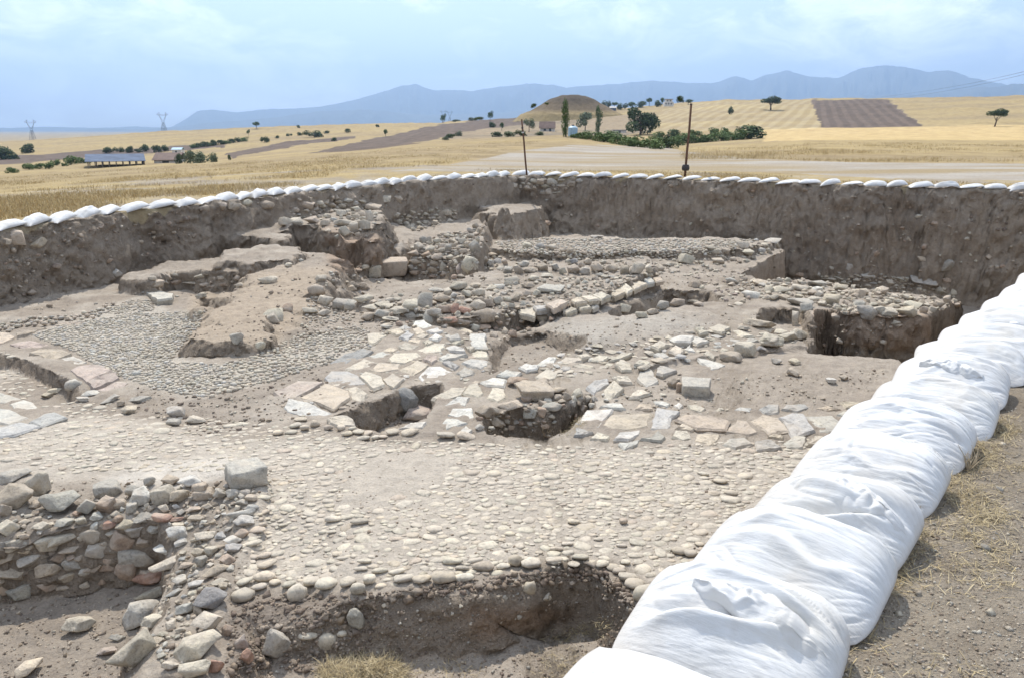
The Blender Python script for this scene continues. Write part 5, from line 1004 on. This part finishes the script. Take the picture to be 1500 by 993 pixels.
tree(1129, 162, 27, 19, 'umbrella', 'dark broad tree alone in the striped stubble field on the right', trunk=.3)
tree(1457, 186, 23, 22, 'umbrella', 'leaning tree alone in the gold field at the far right', trunk=.42, lean=.08)
tree(1070, 168, 8, 12, 'bush', 'tiny dark bush standing in the striped stubble field')
tree(718, 178, 9, 14, 'round', 'small round tree on the ridge line above the dark ploughed field', trunk=.35)
tree(775, 194, 15, 18, 'grey', 'small grey-green tree left of the conical hill below the iron stake top', trunk=.3)
tree(735, 192, 7, 11, 'round', 'slim small tree in the grey scrub left of the iron stake', trunk=.3)
tree(722, 187, 11, 9, 'bush', 'dark bush beside the slim small tree in the grey scrub')
tree(565, 200, 8, 9, 'round', 'little tree on the brown edge of the ploughed wedge', trunk=.25)
tree(649, 181, 9, 13, 'round', 'small tree on the ridge beside the distant double pylon', trunk=.3)
tree(376, 189, 10, 9, 'round', 'lone tree on the skyline left of the flat topped mountain foot', trunk=.25)
tree(437, 188, 5, 5, 'bush', 'tiny bush on the skyline right of the lone skyline tree')
tree(553, 187, 5, 5, 'bush', 'tiny bush on the skyline above the ploughed wedge')
tree(509, 194, 9, 6, 'bush', 'small dark bush on the gold slope right of the big round bush')
tree(458, 202, 24, 11, 'bush', 'big round dark bush on the gold slope left of centre')
tree(388, 209, 12, 9, 'bush', 'round dark bush at the left end of the pale bank')
tree(489, 207, 8, 6, 'bush', 'small bush by the lower track, below the small dark bush')
tree(364, 200, 5, 9, 'round', 'thin sapling on the gold slope left of the big round bush', trunk=.4)
tree(39, 224, 18, 13, 'bush', 'round dark bush at the far left beyond the orchard')
tree(10, 234, 30, 19, 'bush', 'clump of dark bushes cut by the left edge of the picture')
tree(262, 240, 9, 16, 'bush', 'dark conical shrub at the right end of the sheds')
tree(336, 235, 5, 9, 'bush', 'thin dark shrub right of the pale willow clump')
for i, (a, b_, c_, d_) in enumerate([(278, 240, 18, 20), (296, 239, 20, 18), (314, 238, 14, 15)]): tree(a, b_, c_, d_, 'greybush', ['left', 'middle', 'right'][i] + ' shrub of the pale willow clump beside the sheds', 'pale willow clump')
for i, (a, b_, c_, d_) in enumerate([(17, 254, 15, 9), (40, 249, 15, 9), (56, 248, 12, 9), (72, 248, 13, 10), (82, 243, 10, 9), (96, 244, 8, 6), (106, 242, 18, 13), (120, 240, 16, 10)]): tree(a, b_, c_, d_, 'green', ordinal(i + 1) + ' orchard bush from the left in the row before the long shed', 'orchard bushes in front of the shed')
for i, (a, b_, c_, d_) in enumerate([(158, 225, 14, 9), (174, 224, 12, 8), (189, 224, 11, 10), (202, 224, 9, 6), (213, 222, 14, 10), (230, 224, 11, 12), (241, 222, 12, 9)]): tree(a, b_, c_, d_, 'bush', ordinal(i + 1) + ' dark bush from the left in the row behind the long shed', 'bushes behind the shed')
for i in range(10): tree(283 + i * 8.2 + rnd.uniform(-1, 1), 218 - i * 1.15, rnd.uniform(8, 12), rnd.uniform(6, 9), 'bush' if i % 3 else 'green', ordinal(i + 1) + ' bush from the left in the row climbing away right of the sheds', 'row of bushes right of the sheds')
for i, (a, b_) in enumerate([(406, 203), (424, 200), (440, 199), (478, 196)]): tree(a, b_, rnd.uniform(5, 9), rnd.uniform(4, 6), 'bush', ordinal(i + 1) + ' small shrub from the left along the bank beside the big round bush', 'shrubs along the bank')
for i, (a, b_, c_, d_) in enumerate([(652, 206, 10, 6), (660, 203, 13, 8), (672, 200, 11, 9), (728, 201, 16, 9), (745, 201, 19, 9), (762, 200, 17, 10), (790, 199, 14, 7), (702, 176, 16, 5), (690, 177, 12, 5), (668, 179, 14, 4)]): tree(a, b_, c_, d_, 'bush' if i % 2 else 'greybush', ordinal(i + 1) + ' low shrub from the left in the scrub around the ploughed wedge' if i < 7 else ordinal(i - 6) + ' low dark shrub from the right along the ridge of the ploughed wedge', 'scrub around the ploughed wedge')
for i, (a, b_, c_, d_) in enumerate([(782, 158, 9, 7), (801, 157, 6, 6), (888, 160, 13, 13), (900, 159, 9, 8), (912, 161, 14, 10), (926, 160, 12, 9), (940, 158, 13, 11), (951, 156, 9, 11), (963, 157, 12, 10), (970, 154, 8, 9), (996, 150, 10, 10), (1008, 154, 12, 7)]): tree(a, b_, c_, d_, 'round' if i % 2 else 'bush', ordinal(i + 1) + ' tree from the left along the crest right and left of the conical hill', 'trees on the crest by the conical hill')
tree(875, 166, 18, 17, 'greybush', 'pale grey-green tree at the right foot of the conical hill')
vx = [(866, 205, 16, 11), (880, 208, 20, 13), (893, 209, 18, 12), (906, 212, 22, 13), (921, 214, 22, 12), (934, 216, 22, 13), (948, 217, 20, 14), (962, 219, 20, 14), (975, 217, 20, 15), (988, 214, 18, 13), (1000, 212, 18, 14), (1012, 210, 18, 12), (1026, 209, 20, 12), (1040, 208, 18, 12), (1054, 207, 20, 11), (1068, 206, 18, 12), (1082, 205, 16, 12), (1098, 204, 30, 18), (1020, 200, 14, 10), (1048, 198, 12, 9), (1062, 197, 10, 8), (845, 203, 14, 8), (855, 204, 12, 9), (900, 202, 16, 9), (962, 205, 16, 10), (985, 203, 16, 12)]
for i, (a, b_, c_, d_) in enumerate(vx): tree(a, b_, c_ * 1.3, d_ * 1.25, 'bush' if i in (8, 17, 25) else 'green', 'largest dark bush at the right end of the green valley thicket' if i == 17 else (ordinal(i + 1) + (' bright green bush of the front row in the valley thicket, from the left' if i < 17 else ' bright green bush of the valley thicket, in its back row')), 'bushes of the green valley thicket', r=None if b_ < 214 else None)
# ================================================================== buildings far off
M_tin = simple('blue_grey_tin', (.10, .13, .19), .9, 0, .5); M_white = simple('whitewash', (.62, .60, .56), .8, 0, 1); M_roofb = simple('brown_roof', (.16, .11, .09), .8, 0, 1); M_glass = simple('dark_window', (.05, .06, .07), .2); M_wood = simple('weathered_wood', (.2, .16, .12), .9); M_blue = simple('pale_blue_paint', (.35, .5, .62), .5)
def boxm(name, x0, x1, y0, y1, z0, z1, mt, parent):
    V = [(x, y, z) for x in (x0, x1) for y in (y0, y1) for z in (z0, z1)]; F = [[0, 1, 3, 2], [4, 6, 7, 5], [0, 4, 5, 1], [2, 3, 7, 6], [0, 2, 6, 4], [1, 5, 7, 3]]
    o = obj(name, mesh(name, V, F, mt)); o.parent = parent; return o
def gable(name, x0, x1, y0, y1, z0, z1, mt, parent, t=.12):
    ym = (y0 + y1) / 2; V = []; 
    for x in (x0, x1): V += [(x, y0, z0), (x, ym, z1), (x, y1, z0), (x, y0, z0 - t), (x, ym, z1 - t), (x, y1, z0 - t)]
    F = [[0, 6, 7, 1], [1, 7, 8, 2], [3, 4, 10, 9], [4, 5, 11, 10], [0, 1, 4, 3], [1, 2, 5, 4], [6, 9, 10, 7], [7, 10, 11, 8], [0, 3, 9, 6], [2, 8, 11, 5]]
    o = obj(name, mesh(name, V, F, mt)); o.parent = parent; return o
a = along(130, 249, 215); b_ = along(214, 243, 215); d_ = (b_ - a); d_.z = 0; Ls = d_.length; s = thing('long_shed', 'long open shed with a blue-grey tin roof on posts, far left', 'shed', tuple(a)); s.rotation_euler = (0, 0, math.atan2(d_.y, d_.x))
u_m = a.length / FPX
gable('roof', -.6, Ls, -.8, 15, 1.9, 3.4, M_tin, s)
for i in range(9): boxm('post', i * Ls / 8.3 - .12, i * Ls / 8.3 + .12, -.3, -.06, -1.2, 2.0, M_wood, s)
for i in range(9): boxm('post', i * Ls / 8.3 - .12, i * Ls / 8.3 + .12, 14.1, 14.3, -1.2, 2.0, M_wood, s)
boxm('feed_wall', 2, Ls * .7, 5, 5.3, -1, .9, M_wood, s); boxm('gable_wall', Ls - .5, Ls - .2, .2, 13.9, -1, 2.05, M_wood, s)
a = along(226, 241, 222); s = thing('barn', 'small barn with a dark brown roof joined to the right of the long shed', 'barn', tuple(a)); s.rotation_euler = (0, 0, .12)
boxm('wall', 0, 6, 0, 7, -1, 1.0, M_white, s); gable('roof', -.4, 6.3, -.5, 7.5, 1.05, 2.8, M_roofb, s); w_o = boxm('door', 2, 3.6, -.05, .05, -1, .8, M_glass, s)
a = along(258, 225, 300); s = thing('white_hut', 'small white hut with a pale blue roof behind the sheds', 'hut', tuple(a)); s.scale = (.7, .7, .6); boxm('wall', -2, 2.6, 0, 4, -.5, 2.0, M_white, s); gable('roof', -2.3, 2.9, -.3, 4.3, 2.03, 3.2, M_blue, s); boxm('door', -.4, .5, -.06, .04, -.5, 1.4, M_glass, s)
a = along(980, 154, 640); s = thing('hilltop_house', 'two storey white flat roofed house on the crest right of the conical hill', 'house', tuple(a)); s.scale = (.72, .72, .75)
boxm('ground_floor', -5, 5, 0, 7, -1.5, 2.8, M_white, s); boxm('upper_floor', -3.4, 3.6, .3, 6.7, 2.85, 5.2, M_white, s); boxm('roof_slab', -4, 4.3, -.3, 7.3, 5.22, 5.6, M_roofb, s)
for i in range(3): boxm('window', -3.8 + i * 2.8, -2.6 + i * 2.8, -.06, .06, .2, 1.7, M_glass, s)
for i in range(2): boxm('window', -2.2 + i * 2.8, -1.0 + i * 2.8, .24, .36, 3.4, 4.7, M_glass, s)
a, _ = hit(802, 193); s = thing('farm_house', 'small house with a steep brown roof left of the tallest poplar', 'house', tuple(a))
boxm('wall', -3, 3, 0, 5, -.6, 1.3, M_white, s); gable('roof', -3.3, 3.3, -.5, 5.5, 1.33, 3.9, M_roofb, s); boxm('window', -1.6, -.6, -.06, .05, .2, 1.0, M_glass, s); boxm('door', .6, 1.5, -.06, .05, -.6, 1.1, M_glass, s)
a, _ = hit(908, 195); s = thing('low_outbuilding', 'long low white outbuilding left of the large dark tree', 'building', tuple(a)); boxm('wall', -2.6, 2.6, 0, 3, -.5, .9, M_white, s); boxm('roof', -2.9, 2.9, -.3, 3.3, .92, 1.15, M_tin, s); boxm('door', -.5, .4, -.05, .05, -.5, .7, M_glass, s)
a, _ = hit(898, 163); s = thing('grey_hut', 'tiny grey hut among the trees right of the conical hill', 'hut', tuple(a)); boxm('wall', -2.4, 2.4, 0, 3, -.5, 2.2, M_tin, s); gable('roof', -2.7, 2.7, -.3, 3.3, 2.25, 3.3, M_white, s)
a, _ = hit(839, 201); s = thing('water_tank', 'pale blue water tank at the foot of the tallest poplar', 'tank', tuple(a)); V, F = tube([(0, 0, -.2), (0, 0, .2), (0, 0, 1.1), (0, 0, 1.3)], [.55, .6, .6, .3], 12); q = obj('drum', mesh('drum', V, F, M_blue)); q.parent = s; V, F = tube([(0, 0, 1.3), (0, 0, 1.45)], [.16, .16], 8); q = obj('lid', mesh('lid', V, F, M_dark)); q.parent = s
# conical hill
hc = along(838, 168, 560); nr, na = 60, 120; Rh = 56 * 560 / FPX; Hc = 28.5 * 560 / FPX
rr2 = np.linspace(0, 1, nr); aa2 = np.linspace(0, 2 * math.pi, na, endpoint=False); RA, AA = np.meshgrid(rr2, aa2, indexing='ij')
hx = hc.x + RA * Rh * 1.5 * np.cos(AA); hy = hc.y + RA * Rh * 1.2 * np.sin(AA)
prof = np.interp(RA * 1.5, [0, .32, .56, .82, 1.05, 1.3, 1.5], [1, .975, .82, .52, .27, .08, -.25]) 
hz = hc.z - 1.5 + Hc * prof * (1 + .05 * fbm(hx * .05, hy * .05, 0, 401, 4)) + .5 * fbm(hx * .2, hy * .2, 0, 402, 3)
hcol = mix(C3(.16, .122, .078), C3(.10, .078, .055), sstep((hz - hc.z) / Hc * 1.6 - .35) + .5 * fbm(hx * .08, hy * .08, 0, 403, 4)); hcol = mix(hcol, gold * .8, sstep(.8 - (hz - hc.z) / Hc * 3.2))
idx = np.arange(nr * na).reshape(nr, na); Fh = np.stack([idx[:-1], idx[1:], np.roll(idx[1:], -1, 1), np.roll(idx[:-1], -1, 1)], -1).reshape(-1, 4)
tag(obj('conical_hill', mesh('conical_hill', np.stack([hx, hy, hz], -1).reshape(-1, 3), Fh, M_grass, True, hcol.reshape(-1, 3))), kind='structure')
# mountains
M_mount = simple('mountain_rock', (.09, .10, .09), .95, 0, .0006)
def ridge(name, pts, dist, depth, base=-60, jag=1.0, seed=0):
    pts = np.array(pts, float); px = np.arange(pts[0, 0], pts[-1, 0], 2.0); py = np.interp(px, pts[:, 0], pts[:, 1]); py = np.convolve(np.pad(py, 4, mode='edge'), np.hanning(9) / np.hanning(9).sum(), 'valid')[:len(px)]
    py = py + jag * (fbm(px * .03, px * 0, 0, seed, 5, .6) * 1.6); th, t = ppolar(px, py); top = CAMH + t * dist; nk = 34; k = np.linspace(-1, 1, nk)
    TH2, KK = np.meshgrid(th, k, indexing='ij'); rr3 = dist + KK * depth; prof = np.clip(1 - np.abs(KK), 0, 1) ** .9
    gul = fbm(TH2 * 60, KK * 2.2, 0, seed + 5, 5, .6) * (1 - prof) * prof * 1.3
    z = base + (top[:, None] - base) * np.clip(prof + gul, 0, 1); X = rr3 * np.sin(TH2); Y = rr3 * np.cos(TH2)
    z = z * (1 + 0 * X); idx = np.arange(X.size).reshape(X.shape); F = np.stack([idx[:-1, :-1], idx[1:, :-1], idx[1:, 1:], idx[:-1, 1:]], -1).reshape(-1, 4)
    tag(obj(name, mesh(name, np.stack([X, Y, z], -1).reshape(-1, 3), F, M_mount, True)), kind='structure')
ridge('far_mountains', [(-500, 176), (-200, 180), (0, 188), (90, 186), (140, 188), (200, 186), (250, 187), (290, 162), (310, 160), (345, 164), (400, 160), (440, 158), (500, 152), (550, 137), (580, 128), (607, 122), (640, 131), (690, 133), (740, 125), (780, 122), (830, 126), (900, 123), (960, 117), (1000, 119), (1040, 122), (1075, 110), (1100, 117), (1150, 103), (1185, 112), (1225, 113), (1260, 99), (1300, 92), (1340, 100), (1360, 103), (1390, 101), (1430, 115), (1480, 124), (1550, 118), (1800, 130), (2200, 160)], 15000, 2600, seed=700)
ridge('low_hills', [(-500, 190), (0, 191), (60, 193), (140, 188), (200, 190), (260, 185), (330, 178), (400, 172), (470, 163), (540, 160), (620, 168), (700, 166), (800, 160), (950, 150), (1100, 150), (1250, 140), (1380, 135), (1450, 125), (1500, 122), (1600, 118), (2000, 150)], 11500, 1500, seed=720)
# pylons
def pylon(px, pb, pt, r, lab):
    b0 = along(px, pb, r); t0 = along(px, pt, r); Hh = t0.z - b0.z; o = thing('pylon', lab, 'pylon', tuple(b0)); s = Hh
    def part(nm, segs, w=.008):
        V = []; F = []
        for p, q in segs:
            v, f = tube([Vector(p) * s, Vector(q) * s], [w * s] * 2, 4); F += [[i + len(V) for i in g] for g in f]; V += v
        ob = obj(nm, mesh(nm, V, F, M_dark)); ob.parent = o
    bw, ww = .13, .035
    for sx in (-1, 1):
        for sy in (-1, 1): part('leg', [((sx * bw, sy * bw, -.1), (sx * ww, sy * ww, .55))], .007)
    br = []
    for k in range(5):
        z0, z1 = k * .11, (k + 1) * .11; f0, f1 = bw + (ww - bw) * z0 / .55, bw + (ww - bw) * z1 / .55
        for sy in (-1, 1): br += [((-f0, sy * f0, z0), (f1, sy * f1, z1)), ((f0, sy * f0, z0), (-f1, sy * f1, z1))]
    part('bracing', br, .004)
    for sx in (-1, 1): part('arm', [((sx * ww, 0, .55), (sx * .16, 0, .86)), ((0, 0, .6), (sx * .16, 0, .86)), ((sx * .16, 0, .86), (sx * .13, 0, 1.0)), ((sx * .16, 0, .86), (sx * .26, 0, .90)), ((sx * .13, 0, 1.0), (sx * .26, 0, .90))], .006)
    part('crossbar', [((-.26, 0, .90), (.26, 0, .90)), ((-.16, 0, .86), (.16, 0, .86))], .006)
pylon(49, 210, 176, 1500, 'lattice pylon at the far left of the skyline')
pylon(241, 198, 165, 1450, 'lattice pylon left of the flat topped mountain foot')
pylon(650, 182, 162, 2300, 'left one of two tiny distant pylons above the ploughed wedge')
pylon(659, 182, 163, 2400, 'right one of two tiny distant pylons above the ploughed wedge')
V, F = [], []
pw = thing('power_line', 'two faint cables sloping down across the mountains at the upper right', 'cable', tuple(along(1500, 103, 320)))
for dy in (0, 5):
    P = [along(1290 + 260 * k / 12, 143 + dy - (50 + dy * .2) * (k / 12) + 5 * math.sin(math.pi * k / 12), 1100 * (320 / 1100) ** (k / 12)) - Vector(pw.location) for k in range(13)]
    v, f = tube(P, [.06] * 13, 5); q = obj('cable', mesh('cable', v, f, M_dark)); q.parent = pw
# ================================================================== dry grass and straw
def blades(name, pts, hgt, wid, lay, cols, mat, label, cat, parent=None, per=5, spread=.05):
    n = len(pts) * per; P = np.repeat(np.array(pts), per, 0) + np.column_stack([rng.normal(0, spread, n), rng.normal(0, spread, n), np.zeros(n)])
    a = rng.uniform(0, 2 * math.pi, n); l = hgt * rng.uniform(.4, 1.2, n); el = np.clip(rng.normal(lay, .35, n), -.05, 1.5)
    d = np.column_stack([np.cos(a) * np.cos(el), np.sin(a) * np.cos(el), np.sin(el)]); sd = np.column_stack([-np.sin(a), np.cos(a), np.zeros(n)]) * (wid * rng.uniform(.5, 1.2, n))[:, None]
    mid = P + d * (l * .55)[:, None]; tip = P + d * l[:, None]; tip[:, 2] -= l * .12; jz = rng.uniform(0, .012, n) if lay < .4 else 0; P = P.copy(); P[:, 2] += jz
    V = np.stack([P - sd, P + sd, mid + sd * .8, mid - sd * .8, tip], 1).reshape(-1, 3); i = np.arange(n)[:, None] * 5
    F = np.concatenate([i + [0, 1, 2], i + [0, 2, 3], i + [3, 2, 4]]); c = np.array(cols)[rng.integers(0, len(cols), n)] * rng.uniform(.8, 1.15, n)[:, None]
    o = obj(name, mesh(name, V, F, mat, False, np.repeat(c, 5, 0)), parent); return tag(o, label, cat, None, 'stuff')
mb_, ntb, bb = newmat('straw', .75, .25); ntb.links.new(attr(ntb, 'col'), bb.inputs['Base Color']); M_straw = mb_
SC_ = [(.42, .33, .18), (.36, .28, .15), (.50, .41, .25), (.27, .21, .12), (.22, .18, .12)]
def sample(poly, n, patch=None):
    P = np.array(poly, float); lo = P.min(0); hi = P.max(0); out = []; tr = 0
    while len(out) < n and tr < n * 20:
        tr += 1; cx = rnd.uniform(lo[0], hi[0]); cy = rnd.uniform(lo[1], hi[1])
        if not bool(pinside(cx, cy, P)): continue
        p, st = hit(cx, cy)
        if patch and float(vn(np.array([p.x * patch]), np.array([p.y * patch]), 0, 500)[0]) < rnd.uniform(-.3, .5): continue
        out.append((p.x, p.y, p.z))
    return out
pts = sample([(1215, 960), (1262, 840), (1325, 760), (1385, 695), (1425, 640), (1475, 590), (1500, 570), (1500, 620), (1450, 680), (1420, 740), (1340, 810), (1290, 880), (1240, 993), (1215, 993)], 560, 3)
pts += sample([(1330, 760), (1420, 640), (1500, 640), (1500, 740), (1420, 790)], 200, 4) + sample([(1220, 993), (1300, 800), (1500, 600), (1500, 993)], 160, 2)
blades('straw_litter', pts, .07, .0016, .25, SC_, M_straw, 'dry straw littered along the right side of the near sandbags', 'straw', per=7, spread=.035)
pts = []
for k in range(420):
    a_ = rnd.uniform(0, 6.28); q = rnd.random() ** .6; g, _ = hit(530 + math.cos(a_) * q * 62, 992 + math.sin(a_) * q * 26); pts.append((g.x, g.y, g.z + .07 * (1 - q) * rnd.random() + .004))
blades('straw_heap', pts, .10, .0016, .3, SC_, M_straw, 'small heap of yellow straw on the near pit floor at the bottom edge', 'straw', per=8, spread=.02)
pts = sample([(880, 900), (760, 960), (840, 993), (560, 940), (600, 993), (880, 993)], 90, 4) + sample([(815, 625), (850, 610), (868, 600), (862, 618), (830, 638)], 110) + sample([(760, 940), (900, 900), (880, 960), (700, 985)], 70, 3)
blades('straw_wisps', pts, .05, .0013, .4, SC_, M_straw, 'thin wisps of straw on the pit floors', 'straw', per=6, spread=.02)
def rimgrass(poly, n, hgt, nm, lab, patch=.35): blades(nm, sample(poly, n, patch), hgt, .006, 1.1, [(.50, .37, .17), (.43, .31, .14), (.56, .43, .22), (.36, .27, .14)], M_straw, lab, 'grass', per=7, spread=.16)
rimgrass([(-20, 325), (-20, 262), (150, 252), (333, 240), (500, 226), (620, 214), (760, 205), (800, 207), (640, 244), (600, 255), (400, 276), (200, 298)], 6500, .13, 'dry_grass', 'dry golden grass covering the field left of the pit')
rimgrass([(1000, 236), (1000, 218), (1200, 210), (1500, 210), (1520, 238), (1250, 238)], 2600, .24, 'tall_dry_grass', 'tall dry golden grass between the track and the right hand fields', .2)
rimgrass([(560, 262), (640, 249), (760, 249), (1000, 252), (1300, 265), (1500, 270), (1500, 276), (1300, 271), (1000, 260), (760, 256)], 1300, .10, 'rim_grass', 'thin dry grass just behind the far sandbags')
def weed(px, py, h, lab):
    g, _ = hit(px, py); o = thing('dry_weed', lab, 'weed', tuple(g)); rw = random.Random(int(px)); V = []; F = []
    for i in range(9):
        a_ = rw.uniform(0, 6.28); t_ = rw.uniform(.3, 1.1); d = Vector((math.cos(a_) * t_, math.sin(a_) * t_, 1)).normalized() * h * rw.uniform(.6, 1.1); m_ = d * .5 + Vector((rw.gauss(0, .1), rw.gauss(0, .1), .05)) * h
        v, f = tube([(0, 0, 0), m_, d], [.0035, .0025, .001], 4); F += [[k + len(V) for k in q] for q in f]; V += v
        v, f = tube([m_, m_ + Vector((rw.gauss(0, .3), rw.gauss(0, .3), .25)) * h], [.002, .0008], 4); F += [[k + len(V) for k in q] for q in f]; V += v
    m = mesh('stem', V, F, M_straw, False, np.full((len(V), 3), .25) * np.array([1.5, 1.2, .8])); q = obj('stem', m); q.parent = o
weed(798, 640, .16, 'dry branching weed in the second small pit, beside yellow straw')
weed(1418, 690, .14, 'dry weed against the right ends of the sandbags, level with the slab row')
weed(1325, 770, .12, 'dry weed rooted where two near sandbags meet on the right')
weed(310, 262, .5, 'bushy dry weed in the grass field left of the pit')
# ================================================================== air
hm = bpy.data.materials.new('thin_haze'); hm.use_nodes = True; nt = hm.node_tree; nt.nodes.clear(); ou_ = nt.nodes.new('ShaderNodeOutputMaterial'); pv = nt.nodes.new('ShaderNodeVolumePrincipled')
pv.inputs['Color'].default_value = (.47, .68, 1.0, 1); pv.inputs['Density'].default_value = HAZE; pv.inputs['Anisotropy'].default_value = .35; nt.links.new(pv.outputs[0], ou_.inputs['Volume'])
V = [(x, y, z) for x in (-20000, 20000) for y in (-20000, 20000) for z in (-75, 1450)]; F = [[0, 1, 3, 2], [4, 6, 7, 5], [0, 4, 5, 1], [2, 3, 7, 6], [0, 2, 6, 4], [1, 5, 7, 3]]
tag(obj('haze', mesh('haze', V, F, hm)), 'thin blue summer haze over the plain', 'haze', None, 'stuff')
